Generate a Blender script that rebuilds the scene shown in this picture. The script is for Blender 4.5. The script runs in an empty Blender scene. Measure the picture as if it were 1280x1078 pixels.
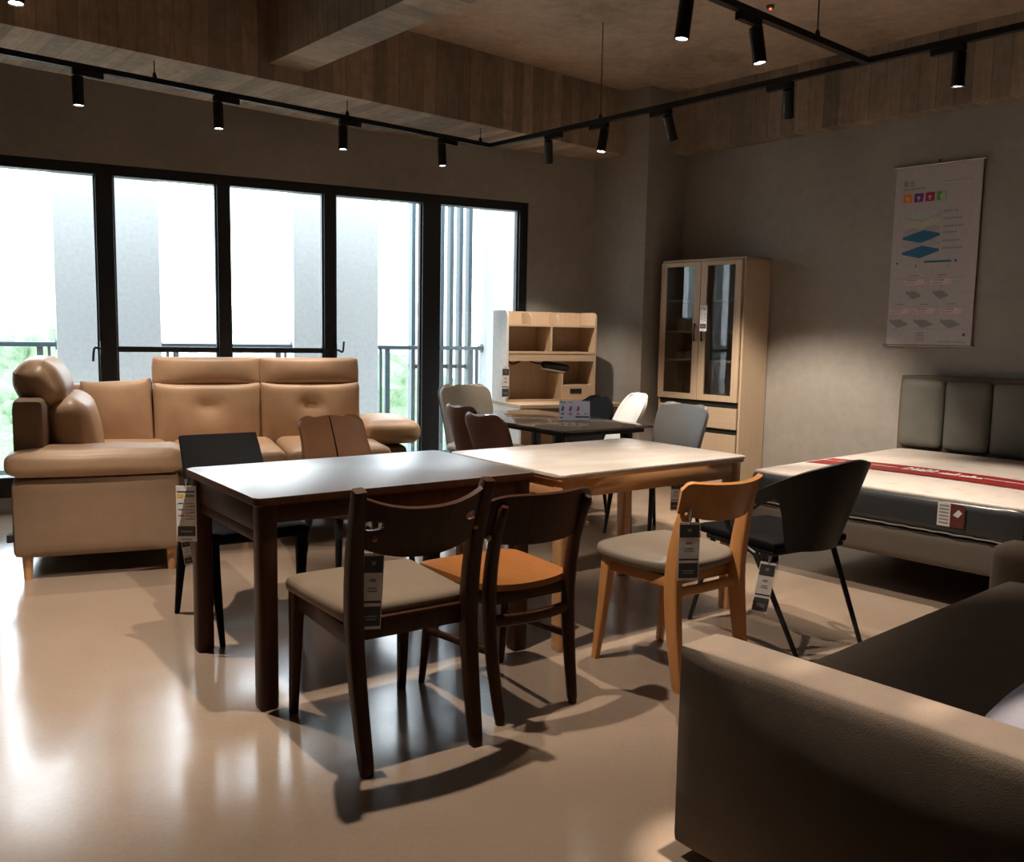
import bpy, bmesh, math, random
from mathutils import Vector as V, Matrix, noise
R = math.radians; PI = math.pi
random.seed(7)
sc = bpy.context.scene; C = sc.collection

# ------------------------------------------------------------------ materials
def nt(name):
    m = bpy.data.materials.new(name); m.use_nodes = True
    t = m.node_tree; b = t.nodes['Principled BSDF']
    return m, t, b
def rgb(c, a=1.0): return (c[0], c[1], c[2], a)
def add_noise(t, scale, detail=4, stretch=None, rough=.55):
    tc = t.nodes.new('ShaderNodeTexCoord'); mp = t.nodes.new('ShaderNodeMapping')
    if stretch: mp.inputs['Scale'].default_value = stretch
    n = t.nodes.new('ShaderNodeTexNoise'); n.inputs['Scale'].default_value = scale
    n.inputs['Detail'].default_value = detail; n.inputs['Roughness'].default_value = rough
    t.links.new(tc.outputs['Object'], mp.inputs[0]); t.links.new(mp.outputs[0], n.inputs[0])
    return n
def ramp(t, src, stops):
    r = t.nodes.new('ShaderNodeValToRGB'); e = r.color_ramp.elements
    e[0].position, e[0].color = stops[0][0], rgb(stops[0][1])
    e[1].position, e[1].color = stops[-1][0], rgb(stops[-1][1])
    for p, c in stops[1:-1]:
        k = e.new(p); k.color = rgb(c)
    t.links.new(src, r.inputs[0]); return r
def bump(t, b, src, strength, dist=.01):
    k = t.nodes.new('ShaderNodeBump'); k.inputs['Strength'].default_value = strength
    k.inputs['Distance'].default_value = dist
    t.links.new(src, k.inputs['Height']); t.links.new(k.outputs[0], b.inputs['Normal'])
def plain(name, c, rough=.5, metal=0, spec=.5):
    m, t, b = nt(name)
    n = add_noise(t, 30, 2)
    r = ramp(t, n.outputs[0], [(.3, [x*.93 for x in c]), (.7, [min(1, x*1.05) for x in c])])
    t.links.new(r.outputs[0], b.inputs['Base Color'])
    b.inputs['Roughness'].default_value = rough; b.inputs['Metallic'].default_value = metal
    b.inputs['Specular IOR Level'].default_value = spec
    return m
def wood(name, c1, c2, rough=.4, axis='x', scale=6, coat=0, spec=.4):
    m, t, b = nt(name)
    st = {'x': (.6, 9, 9), 'y': (9, .6, 9), 'z': (9, 9, .6)}[axis]
    n = add_noise(t, scale, 6, st, .6)
    r = ramp(t, n.outputs[0], [(.25, c1), (.5, [(a+b_)/2 for a, b_ in zip(c1, c2)]), (.75, c2)])
    t.links.new(r.outputs[0], b.inputs['Base Color']); b.inputs['Roughness'].default_value = rough
    b.inputs['Specular IOR Level'].default_value = spec; b.inputs['Coat Weight'].default_value = coat; b.inputs['Coat Roughness'].default_value = .12
    bump(t, b, n.outputs[0], .05, .002)
    return m
def fabric(name, c, rough=.9, scale=350, bs=.35, var=.12, sheen=.0):
    m, t, b = nt(name)
    n = add_noise(t, scale, 3); n2 = add_noise(t, 9, 3)
    mx = t.nodes.new('ShaderNodeMath'); mx.operation = 'MULTIPLY_ADD'
    mx.inputs[1].default_value = .6; t.links.new(n.outputs[0], mx.inputs[0])
    sc2 = t.nodes.new('ShaderNodeMath'); sc2.operation = 'MULTIPLY'; sc2.inputs[1].default_value = .4
    t.links.new(n2.outputs[0], sc2.inputs[0]); t.links.new(sc2.outputs[0], mx.inputs[2])
    r = ramp(t, mx.outputs[0], [(.3, [x*(1-var) for x in c]), (.7, [min(1, x*(1+var)) for x in c])])
    t.links.new(r.outputs[0], b.inputs['Base Color']); b.inputs['Roughness'].default_value = rough
    b.inputs['Sheen Weight'].default_value = sheen
    bump(t, b, n.outputs[0], bs, .002)
    return m
def leather(name, c, rough=.42, spec=.45):
    m, t, b = nt(name)
    tc = t.nodes.new('ShaderNodeTexCoord'); vo = t.nodes.new('ShaderNodeTexVoronoi'); vo.inputs['Scale'].default_value = 260
    t.links.new(tc.outputs['Object'], vo.inputs[0])
    n = add_noise(t, 7, 4)
    r = ramp(t, n.outputs[0], [(.3, [x*.9 for x in c]), (.7, [min(1, x*1.08) for x in c])])
    t.links.new(r.outputs[0], b.inputs['Base Color']); b.inputs['Roughness'].default_value = rough; b.inputs['Specular IOR Level'].default_value = spec
    bump(t, b, vo.outputs['Distance'], .12, .001)
    return m
def concrete(name, c, rough=.85, boards=None, var=.18):
    m, t, b = nt(name)
    n = add_noise(t, 1.3, 8, None, .62); n2 = add_noise(t, 14, 6, None, .6)
    mx = t.nodes.new('ShaderNodeMath'); mx.operation = 'MULTIPLY_ADD'; mx.inputs[1].default_value = .65
    s = t.nodes.new('ShaderNodeMath'); s.operation = 'MULTIPLY'; s.inputs[1].default_value = .35
    t.links.new(n.outputs[0], mx.inputs[0]); t.links.new(n2.outputs[0], s.inputs[0]); t.links.new(s.outputs[0], mx.inputs[2])
    src = mx.outputs[0]
    r = ramp(t, src, [(.34, [x*(1-var) for x in c]), (.5, c), (.68, [min(1, x*(1+var)) for x in c])])
    col = r.outputs[0]
    if boards is not None:
        axis, w = boards
        tc = t.nodes.new('ShaderNodeTexCoord'); sx = t.nodes.new('ShaderNodeSeparateXYZ')
        t.links.new(tc.outputs['Object'], sx.inputs[0])
        d = t.nodes.new('ShaderNodeMath'); d.operation = 'DIVIDE'; d.inputs[1].default_value = w
        t.links.new(sx.outputs[axis], d.inputs[0])
        fl = t.nodes.new('ShaderNodeMath'); fl.operation = 'FLOOR'; t.links.new(d.outputs[0], fl.inputs[0])
        fr = t.nodes.new('ShaderNodeMath'); fr.operation = 'FRACT'; t.links.new(d.outputs[0], fr.inputs[0])
        wn = t.nodes.new('ShaderNodeTexWhiteNoise'); wn.noise_dimensions = '1D'; t.links.new(fl.outputs[0], wn.inputs['W'])
        g = ramp(t, fr.outputs[0], [(0, (.45, .45, .45)), (.05, (1, 1, 1)), (1, (1, 1, 1))])
        v = ramp(t, wn.outputs[0], [(0, (.72, .72, .72)), (1, (1.2, 1.17, 1.12))])
        grain = add_noise(t, 5, 6, {0: (9, .8, .8), 1: (.8, 9, .8)}[axis], .6)
        gr = ramp(t, grain.outputs[0], [(.3, (.8, .8, .8)), (.7, (1.12, 1.12, 1.12))])
        for q in (g, v, gr):
            k = t.nodes.new('ShaderNodeMix'); k.data_type = 'RGBA'; k.blend_type = 'MULTIPLY'; k.inputs[0].default_value = 1
            t.links.new(col, k.inputs[6]); t.links.new(q.outputs[0], k.inputs[7]); col = k.outputs[2]
        bump(t, b, grain.outputs[0], .4, .01)
    else:
        bump(t, b, n2.outputs[0], .12, .01)
    t.links.new(col, b.inputs['Base Color']); b.inputs['Roughness'].default_value = rough
    return m
def glass(name, tint=(1, 1, 1), refl=.08, edge=.4):
    m = bpy.data.materials.new(name); m.use_nodes = True; t = m.node_tree; t.nodes.clear()
    o = t.nodes.new('ShaderNodeOutputMaterial'); mx = t.nodes.new('ShaderNodeMixShader')
    tr = t.nodes.new('ShaderNodeBsdfTransparent'); tr.inputs[0].default_value = rgb(tint)
    gl = t.nodes.new('ShaderNodeBsdfGlossy'); gl.inputs['Roughness'].default_value = .01
    fz = t.nodes.new('ShaderNodeLayerWeight'); fz.inputs[0].default_value = .35
    ma = t.nodes.new('ShaderNodeMath'); ma.operation = 'MULTIPLY_ADD'; ma.inputs[1].default_value = edge; ma.inputs[2].default_value = refl*.5
    t.links.new(fz.outputs['Fresnel'], ma.inputs[0]); t.links.new(ma.outputs[0], mx.inputs[0])
    t.links.new(tr.outputs[0], mx.inputs[1]); t.links.new(gl.outputs[0], mx.inputs[2]); t.links.new(mx.outputs[0], o.inputs[0])
    return m
def emit(name, c, s):
    m, t, b = nt(name); b.inputs['Base Color'].default_value = rgb(c)
    b.inputs['Emission Color'].default_value = rgb(c); b.inputs['Emission Strength'].default_value = s
    return m

M = {}
M['floor'] = None
M['wall'] = concrete('plaster_wall', (.335, .315, .285), .9, None, .16)
M['slab'] = concrete('raw_slab', (.44, .345, .26), .9, None, .34)
M['beamT'] = concrete('board_formed_concrete', (.37, .295, .225), .9, (1, .105), .34)
M['beamR'] = concrete('board_formed_concrete_right', (.31, .25, .19), .9, (0, .12), .34)
M['black'] = plain('black_frame', (.012, .014, .018), .45)
M['blackmetal'] = plain('black_metal', (.012, .012, .013), .4, .3)
M['lampblack'] = plain('lamp_black', (.007, .007, .007), .5, 0, .3)
M['trackgrey'] = plain('track_aluminium', (.10, .10, .10), .4, .2)
M['glass'] = glass('window_glass')
M['cabglass'] = glass('cabinet_glass', (.74, .77, .79), .06, .14)
M['acrylic'] = glass('clear_acrylic', (.96, .97, .98), .15)
M['dark_wood'] = wood('dark_walnut_wood', (.030, .010, .004), (.062, .022, .009), .42, 'z', 5, 0, .22)
M['dark_top'] = wood('dark_walnut_top', (.034, .016, .009), (.056, .027, .015), .40, 'x', 4, 1, 1)
M['dark_top'].node_tree.nodes['Principled BSDF'].inputs['Coat Roughness'].default_value = .36
M['dark_top'].node_tree.nodes['Principled BSDF'].inputs['Coat IOR'].default_value = 2.9
M['seat_wood'] = wood('honey_seat_wood', (.235, .088, .024), (.32, .125, .038), .35, 'y', 5, .3)
M['chair_light'] = wood('light_oak_frame', (.46, .20, .065), (.58, .27, .095), .4, 'z', 5, .2)
M['oak'] = wood('pale_oak', (.53, .40, .275), (.61, .47, .335), .5, 'z', 5)
M['oak_h'] = wood('pale_oak_level', (.53, .40, .275), (.61, .47, .335), .5, 'x', 5)
M['table_wood'] = wood('light_table_wood', (.50, .26, .115), (.60, .33, .15), .4, 'x', 5, .2)
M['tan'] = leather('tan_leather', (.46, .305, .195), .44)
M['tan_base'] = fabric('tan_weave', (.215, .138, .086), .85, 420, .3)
M['cushion_tan'] = fabric('taupe_seat_cloth', (.20, .15, .105), .75, 500, .2)
M['taupe'] = leather('taupe_leather', (.17, .14, .11), .45)
M['blackleather'] = leather('black_leather', (.006, .006, .007), .6, .06)
M['brownleather'] = leather('brown_leather', (.145, .064, .028), .5)
M['darkbrown'] = leather('dark_brown_leather', (.10, .042, .026), .4)
M['greyleather'] = leather('grey_leather', (.105, .105, .105), .42)
M['taupegrey'] = leather('warm_grey_leather', (.22, .20, .17), .5)
M['whiteleather'] = leather('white_leather', (.75, .74, .72), .4)
M['quilt'] = fabric('black_quilting', (.02, .022, .026), .5, 60, .8, .5)
M['shell'] = plain('black_plastic', (.010, .009, .008), .5, 0, .28)
M['sofa'] = fabric('brown_grey_sofa_cloth', (.112, .084, .063), .92, 420, .5, .22)
M['lilac'] = fabric('pale_lilac_cloth', (.30, .29, .345), .9)
M['leaflet'] = plain('lilac_paper', (.72, .68, .78), .5)
_t = M['leaflet'].node_tree; _tr = _t.nodes.new('ShaderNodeBsdfTranslucent'); _tr.inputs[0].default_value = (.80, .76, .86, 1)
_mx = _t.nodes.new('ShaderNodeMixShader'); _mx.inputs[0].default_value = .6; _o = _t.nodes['Material Output']
_t.links.new(_t.nodes['Principled BSDF'].outputs[0], _mx.inputs[1]); _t.links.new(_tr.outputs[0], _mx.inputs[2]); _t.links.new(_mx.outputs[0], _o.inputs[0])
M['hb'] = leather('grey_headboard', (.135, .135, .115), .5)
M['hb_side'] = leather('headboard_edging', (.12, .09, .06), .5)
M['bedframe'] = fabric('bed_base_cloth', (.14, .118, .096), .85, 380)
M['mattress_side'] = plain('dark_mattress_border', (.045, .05, .055), .25)
M['red'] = plain('red_band', (.25, .016, .014), .45)
M['white'] = plain('white_paper', (.78, .77, .78), .55)
M['offwhite'] = plain('off_white_diffuser_and_lit_side', (.74, .74, .73), .45)  # lamp diffuser; also stands for window light on the desk's left sides
M['card_dark'] = plain('charcoal_print', (.055, .058, .065), .5)
M['card_grey'] = plain('grey_print', (.28, .28, .29), .5)
M['yellow'] = plain('amber_print', (.85, .52, .06), .5)
M['orange'] = plain('orange_print', (.80, .26, .03), .5)
M['purple'] = plain('purple_print', (.16, .03, .25), .5)
M['crimson'] = plain('crimson_print', (.38, .015, .08), .5)
M['green'] = plain('green_print', (.10, .36, .06), .5)
M['greenpale'] = plain('pale_green_print', (.35, .55, .33), .5)
M['layer_a'] = plain('pale_layer_print', (.48, .53, .50), .5)
M['layer_b'] = plain('cream_layer_print', (.55, .54, .40), .5)
M['layer_c'] = plain('grey_layer_print', (.42, .40, .45), .5)
M['layer_d'] = plain('blue_layer_print', (.02, .16, .30), .5)
M['pinkprint'] = plain('pink_print', (.70, .55, .56), .5)
M['blueprint'] = plain('blue_print', (.10, .13, .42), .5)
M['redprint'] = plain('red_print', (.55, .05, .10), .5)
M['poster'] = plain('poster_sheet', (.50, .475, .49), .5)
M['label_red'] = plain('dull_red_label', (.13, .028, .024), .5)
M['chrome'] = plain('steel', (.55, .55, .56), .25, 1)
M['glasstop'] = plain('smoked_glass_top', (.085, .072, .06), .07, 0, .95)
M['column_out'] = plain('white_render', (.70, .735, .76), .8)
M['balcony'] = plain('pale_tiles', (.72, .72, .70), .6)
M['rail'] = plain('grey_rail', (.10, .14, .17), .5)
M['bldg'] = plain('white_building', (.72, .74, .76), .9)
M['bwin'] = plain('building_window', (.30, .34, .36), .4)
M['leaf'] = fabric('leaves', (.16, .235, .14), .8, 3, .6, .5)
M['bark'] = plain('bark', (.12, .08, .05), .9)
M['bounce_ground'] = fabric('haze_pale_ground', (.66, .70, .62), .9, .3, .2, .25)  # ground lightened to stand for haze and bounce daylight up into the room
M['rubber'] = plain('black_rubber', (.01, .01, .01), .7)
M['lens'] = emit('lamp_lens', (1, .93, .82), 40)
M['redled'] = emit('red_indicator', (1, .08, .04), 4)

def floor_mat():
    m, t, b = nt('polished_concrete')
    n = add_noise(t, .7, 8, None, .6); n2 = add_noise(t, 60, 4, None, .7)
    mx = t.nodes.new('ShaderNodeMath'); mx.operation = 'MULTIPLY_ADD'; mx.inputs[1].default_value = .75
    s = t.nodes.new('ShaderNodeMath'); s.operation = 'MULTIPLY'; s.inputs[1].default_value = .25
    t.links.new(n.outputs[0], mx.inputs[0]); t.links.new(n2.outputs[0], s.inputs[0]); t.links.new(s.outputs[0], mx.inputs[2])
    r = ramp(t, mx.outputs[0], [(.3, (.235, .176, .134)), (.5, (.305, .233, .178)), (.7, (.355, .278, .215))])
    t.links.new(r.outputs[0], b.inputs['Base Color'])
    n3 = add_noise(t, 2.2, 5, None, .6)
    rr = ramp(t, n3.outputs[0], [(.3, (.12,)*3), (.7, (.21,)*3)])
    t.links.new(rr.outputs[0], b.inputs['Roughness'])
    b.inputs['Specular IOR Level'].default_value = .9
    return m
M['floor'] = floor_mat()
def stone_mat():
    m, t, b = nt('pale_stone_top')
    n = add_noise(t, 2.5, 8, (1, 2.2, 1), .65)
    r = ramp(t, n.outputs[0], [(.35, (.49, .44, .39)), (.5, (.535, .49, .45)), (.62, (.58, .545, .51))])
    t.links.new(r.outputs[0], b.inputs['Base Color']); b.inputs['Roughness'].default_value = .2
    return m
M['stone'] = stone_mat()
def tick_mat():
    m, t, b = nt('mattress_ticking')
    n = add_noise(t, 11, 5, None, .55)
    r = ramp(t, n.outputs[0], [(.30, (.46, .42, .39)), (.43, (.62, .55, .50)), (.7, (.66, .59, .54))])
    t.links.new(r.outputs[0], b.inputs['Base Color']); b.inputs['Roughness'].default_value = .38
    bump(t, b, n.outputs[0], .4, .01); return m
M['tick'] = tick_mat()

# ------------------------------------------------------------------ mesh helpers
def obj(name, bm, mat, parent=None, smooth=True, loc=None, rotz=None, rot=None):
    bmesh.ops.recalc_face_normals(bm, faces=bm.faces[:])
    me = bpy.data.meshes.new(name); bm.to_mesh(me); bm.free()
    for m in (mat if isinstance(mat, (list, tuple)) else [mat]): me.materials.append(m)
    if smooth:
        for p in me.polygons: p.use_smooth = True
        try: me.set_sharp_from_angle(angle=R(38))
        except Exception: pass
    o = bpy.data.objects.new(name, me); C.objects.link(o)
    if parent: o.parent = parent
    if loc is not None: o.location = loc
    if rotz is not None: o.rotation_euler = (0, 0, rotz)
    if rot is not None: o.rotation_euler = rot
    return o
def tag(o, label=None, cat=None, group=None, kind=None):
    if label: o['label'] = label
    if cat: o['category'] = cat
    if group: o['group'] = group
    if kind: o['kind'] = kind
    return o
def thing(name, label, cat, loc=(0, 0, 0), rotz=0, group=None):
    o = bpy.data.objects.new(name, None); C.objects.link(o); o.empty_display_size = .1
    o.location = loc; o.rotation_euler = (0, 0, rotz)
    return tag(o, label, cat, group)
def copy_tree(o, parent=None):
    c = o.copy(); C.objects.link(c)
    if parent: c.parent = parent
    for ch in [x for x in bpy.data.objects if x.parent == o and x != c]: copy_tree(ch, c)
    return c
def NB(): return bmesh.new()
def box(bm, c, s, bev=0, rot=None, seg=2):
    r = bmesh.ops.create_cube(bm, size=1); vs = r['verts']
    mt = Matrix.Translation(V(c)) @ (rot.to_4x4() if rot else Matrix()) @ Matrix.Diagonal((s[0], s[1], s[2], 1))
    bmesh.ops.transform(bm, matrix=mt, verts=vs)
    if bev > 0:
        es = list({e for v in vs for e in v.link_edges})
        bmesh.ops.bevel(bm, geom=es, offset=min(bev, min(s)*.49), segments=seg, profile=.5, affect='EDGES')
def bx(bm, x0, x1, y0, y1, z0, z1, bev=0):
    box(bm, ((x0+x1)/2, (y0+y1)/2, (z0+z1)/2), (abs(x1-x0), abs(y1-y0), abs(z1-z0)), bev)
def soft(bm, c, s, r=.04, bulge=0, cuts=8, rot=None, fn=None):
    """upholstered block: rounded edges, faces swelling by bulge"""
    t = bmesh.new(); bmesh.ops.create_cube(t, size=2)
    bmesh.ops.subdivide_edges(t, edges=t.edges[:], cuts=cuts, use_grid_fill=True)
    h = V((s[0]/2, s[1]/2, s[2]/2)); r = min(r, min(h)*.98)
    bu = bulge if isinstance(bulge, (tuple, list)) else (bulge,)*3
    for v in t.verts:
        q = v.co.copy()
        for i in range(3):                       # crowd the grid towards the edges
            q[i] = math.copysign(abs(q[i])**.75, q[i])
        p = V((q.x*h.x, q.y*h.y, q.z*h.z))
        inn = V([max(-(h[i]-r), min(h[i]-r, p[i])) for i in range(3)])
        d = p-inn
        n = d.normalized()*r if d.length > 1e-9 else V()
        w = [1-q[i]*q[i] for i in range(3)]
        o = inn+n
        o.x += math.copysign(bu[0]*w[1]*w[2], q.x)*abs(q.x)
        o.y += math.copysign(bu[1]*w[0]*w[2], q.y)*abs(q.y)
        o.z += math.copysign(bu[2]*w[0]*w[1], q.z)*abs(q.z)
        if fn: o = fn(o, q)
        v.co = o
    mt = Matrix.Translation(V(c)) @ (rot.to_4x4() if rot else Matrix())
    bmesh.ops.transform(t, matrix=mt, verts=t.verts)
    merge(bm, t)
def merge(bm, t):
    me = bpy.data.meshes.new('tmp'); t.to_mesh(me); t.free(); bm.from_mesh(me); bpy.data.meshes.remove(me)
def rings(bm, rs, cap=True):
    vs = [[bm.verts.new(p) for p in r] for r in rs]; n = len(vs[0])
    for a, b in zip(vs, vs[1:]):
        for i in range(n): bm.faces.new((a[i], a[(i+1) % n], b[(i+1) % n], b[i]))
    if cap: bm.faces.new(vs[0][::-1]); bm.faces.new(vs[-1])
def tube(bm, pts, rad, n=12, ref=(1, 0, 0), cap=True, sx=1.0, sy=1.0):
    """swept tube; n == 4 gives a squared bar whose flat sides are rad from the axis"""
    pts = [V(p) for p in pts]; rr = rad if isinstance(rad, (list, tuple)) else [rad]*len(pts)
    out = []; u = V(ref)
    for i, p in enumerate(pts):
        t = (pts[min(i+1, len(pts)-1)]-pts[max(i-1, 0)]).normalized()
        u = (u-t*u.dot(t))
        if u.length < 1e-4: u = t.orthogonal()
        u.normalize(); w = t.cross(u); r = rr[i]; ring = []
        if n == 4:      # rounded square, 12 points
            k = .72
            for a, b in ((1, -k), (1, k), (.9, .9), (k, 1), (-k, 1), (-.9, .9), (-1, k), (-1, -k), (-.9, -.9), (-k, -1), (k, -1), (.9, -.9)):
                ring.append(p+u*a*r*sx+w*b*r*sy)
        else:
            for j in range(n):
                a = 2*PI*j/n; ring.append(p+u*math.cos(a)*r*sx+w*math.sin(a)*r*sy)
        out.append(ring)
    rings(bm, out, cap)
def curve_pts(pts, n=8):
    pts = [V(p) for p in pts]; P = [pts[0]]+pts+[pts[-1]]; o = []
    for i in range(1, len(P)-2):
        a, b, c, d = P[i-1:i+3]
        for k in range(n):
            t = k/n
            o.append(.5*((2*b)+(c-a)*t+(2*a-5*b+4*c-d)*t*t+(3*b-a-3*c+d)*t**3))
    o.append(pts[-1]); return o
def sheet(bm, P, nu, nv, th, both=True):
    """surface P(u,v) given thickness th along its own normal (centred)"""
    g = [[V(P(i/nu, j/nv)) for j in range(nv+1)] for i in range(nu+1)]
    def nrm(i, j):
        a = g[min(i+1, nu)][j]-g[max(i-1, 0)][j]; b = g[i][min(j+1, nv)]-g[i][max(j-1, 0)]
        n = a.cross(b); return n.normalized() if n.length > 1e-12 else V((0, 1, 0))
    N = [[nrm(i, j) for j in range(nv+1)] for i in range(nu+1)]
    f = lambda i, j: (th(i/nu, j/nv) if callable(th) else th)/2
    A = [[bm.verts.new(g[i][j]+N[i][j]*f(i, j)) for j in range(nv+1)] for i in range(nu+1)]
    B = [[bm.verts.new(g[i][j]-N[i][j]*f(i, j)) for j in range(nv+1)] for i in range(nu+1)]
    for i in range(nu):
        for j in range(nv):
            bm.faces.new((A[i][j], A[i+1][j], A[i+1][j+1], A[i][j+1]))
            bm.faces.new((B[i][j], B[i][j+1], B[i+1][j+1], B[i+1][j]))
    for i in range(nu):
        bm.faces.new((A[i][0], B[i][0], B[i+1][0], A[i+1][0])); bm.faces.new((A[i][nv], A[i+1][nv], B[i+1][nv], B[i][nv]))
    for j in range(nv):
        bm.faces.new((A[0][j], A[0][j+1], B[0][j+1], B[0][j])); bm.faces.new((A[nu][j], B[nu][j], B[nu][j+1], A[nu][j+1]))
def prism(bm, poly, z0, z1, bev=0):
    a = [bm.verts.new((x, y, z0)) for x, y in poly]; b = [bm.verts.new((x, y, z1)) for x, y in poly]; n = len(poly)
    bm.faces.new(a[::-1]); bm.faces.new(b)
    for i in range(n): bm.faces.new((a[i], a[(i+1) % n], b[(i+1) % n], b[i]))
    if bev:
        es = [e for e in bm.edges if abs(e.verts[0].co.z-e.verts[1].co.z) < 1e-6]
        bmesh.ops.bevel(bm, geom=es, offset=bev, segments=3, profile=.5, affect='EDGES')
def rrect(w, d, r, k=6, cx=0, cy=0):
    o = []
    for sx, sy, a0 in ((1, 1, 0), (-1, 1, 90), (-1, -1, 180), (1, -1, 270)):
        for i in range(k+1):
            a = R(a0+90*i/k); o.append((cx+sx*(w/2-r)+r*math.cos(a), cy+sy*(d/2-r)+r*math.sin(a)))
    return o
def quad(bm, o, ux, uz, x0, x1, z0, z1, mi):
    """flat printed patch on the plane through o spanned by ux (along) and uz (up)"""
    vs = [bm.verts.new(o+ux*x+uz*z) for x, z in ((x0, z0), (x1, z0), (x1, z1), (x0, z1))]
    f = bm.faces.new(vs); f.material_index = mi; return f
def poly(bm, o, ux, uz, pts, mi):
    f = bm.faces.new([bm.verts.new(o+ux*x+uz*z) for x, z in pts]); f.material_index = mi
def cut(bm, cutter):
    """subtract cutter from bm, return a new bmesh"""
    me = bpy.data.meshes.new('a'); bmesh.ops.recalc_face_normals(bm, faces=bm.faces[:]); bm.to_mesh(me); bm.free()
    mc = bpy.data.meshes.new('b'); bmesh.ops.recalc_face_normals(cutter, faces=cutter.faces[:]); cutter.to_mesh(mc); cutter.free()
    a = bpy.data.objects.new('a', me); b = bpy.data.objects.new('b', mc); C.objects.link(a); C.objects.link(b)
    md = a.modifiers.new('x', 'BOOLEAN'); md.operation = 'DIFFERENCE'; md.object = b; md.solver = 'EXACT'
    dg = bpy.context.evaluated_depsgraph_get(); ev = a.evaluated_get(dg); m2 = bpy.data.meshes.new_from_object(ev)
    out = bmesh.new(); out.from_mesh(m2)
    for o in (a, b): bpy.data.objects.remove(o)
    for m in (me, mc, m2): bpy.data.meshes.remove(m)
    return out
def rx(a): return Matrix.Rotation(R(a), 3, 'X')
def ry(a): return Matrix.Rotation(R(a), 3, 'Y')
def rz(a): return Matrix.Rotation(R(a), 3, 'Z')

# ------------------------------------------------------------------ frames of the place
AR = -.854; dR = V((math.cos(AR), math.sin(AR), 0)); nR = V((-dR.y, dR.x, 0)); W0 = V((2.10, 7.475, 0))
def WF(s, n, z=0): p = W0+dR*s+nR*n; return (p.x, p.y, z)      # frame of the right wall
AW = .4741; dW = V((math.cos(AW), math.sin(AW), 0)); nW = V((-dW.y, dW.x, 0)); J = V((.704, 8.315, 0))
SLAB = 3.40
def struct(name, bm, mat, frame=None, label=None, smooth=False):
    o = obj(name, bm, mat, None, smooth)
    if frame == 'R': o.location = W0; o.rotation_euler = (0, 0, AR)
    if frame == 'W': o.location = J; o.rotation_euler = (0, 0, AW)
    return tag(o, label, None, None, 'structure')

# floor and ceiling
ROOM = [J+dW*.3, J-dW*10.2, V((-9.0, -3.6, 0)), V(WF(9.6, -9.4)), V(WF(9.6, .1)), V(WF(-1.7, .1))]
bm = NB(); prism(bm, [(p.x, p.y) for p in ROOM], -.12, 0); struct('floor', bm, M['floor'], None, 'polished brown concrete floor of the showroom')
bm = NB(); prism(bm, [(p.x, p.y) for p in [J+dW*.6+nW*.3, J-dW*10.4+nW*.3, V((-9.3, -3.9, 0)), V(WF(9.8, -9.6)), V(WF(9.8, .3)), V(WF(-1.7, .5))]], SLAB, SLAB+.2)
struct('ceiling', bm, M['slab'], None, 'bare concrete ceiling slab')
# right wall with the column and the beam above it (frame: x along the wall, y into it)
bm = NB(); bx(bm, -1.0, 9.7, 0, .2, 0, SLAB); struct('wall_right', bm, M['wall'], 'R', 'grey plastered wall behind the bed')
bm = NB(); bx(bm, -2.1, -.935, -.5, .3, 0, SLAB, .004); struct('column', bm, M['wall'], 'R', 'square plastered column between the windows and the tall cabinet')
bm = NB(); bx(bm, -.935, 9.7, -.16, .02, 2.89, SLAB-.001); struct('ceiling_beam', bm, M['beamR'], 'R', 'board marked concrete beam above the bed wall')
bm = NB(); bx(bm, -2.02, -1.209, -11.6, -.495, 2.87, SLAB-.001); struct('ceiling_beam', bm, M['beamT'], 'R', 'deep board marked concrete beam above the window wall')
bm = NB(); bx(bm, -1.215, 9.0, -3.81, -3.54, 2.97, SLAB-.001); struct('ceiling_beam', bm, M['beamR'], 'R', 'narrow concrete cross beam running overhead towards the camera')
# walls out of view that close the room
bm = NB(); a, b = ROOM[2], ROOM[3]; d = (b-a).normalized(); q = V((d.y, -d.x, 0))*.2
prism(bm, [(p.x, p.y) for p in (a, b, b+q, a+q)], 0, SLAB); struct('wall_back', bm, M['wall'], None, 'plastered wall behind the camera')
bm = NB(); a, b = ROOM[1], ROOM[2]; d = (b-a).normalized(); q = V((d.y, -d.x, 0))*.2
prism(bm, [(p.x, p.y) for p in (a, b, b+q, a+q)], 0, SLAB); struct('wall_left', bm, M['wall'], None, 'plastered wall left of the camera')
bm = NB(); a, b = ROOM[3], ROOM[4]; d = (b-a).normalized(); q = V((d.y, -d.x, 0))*.2
prism(bm, [(p.x, p.y) for p in (a, b, b+q, a+q)], 0, SLAB); struct('wall_front', bm, M['wall'], None, 'plastered wall right of the camera')
# window wall (frame: x along the wall to the right, y outwards)
WX0, WX1, WT = -5.94, -.665, 2.44
bm = NB(); bx(bm, -10.3, .4, 0, .2, WT, SLAB); bx(bm, WX1, .4, 0, .2, 0, WT); bx(bm, -10.3, WX0, 0, .2, 0, WT); bx(bm, WX0, WX1, 0, .2, 0, .11)
struct('wall_window', bm, M['wall'], 'W', 'grey plastered wall around the long row of windows')
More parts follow.
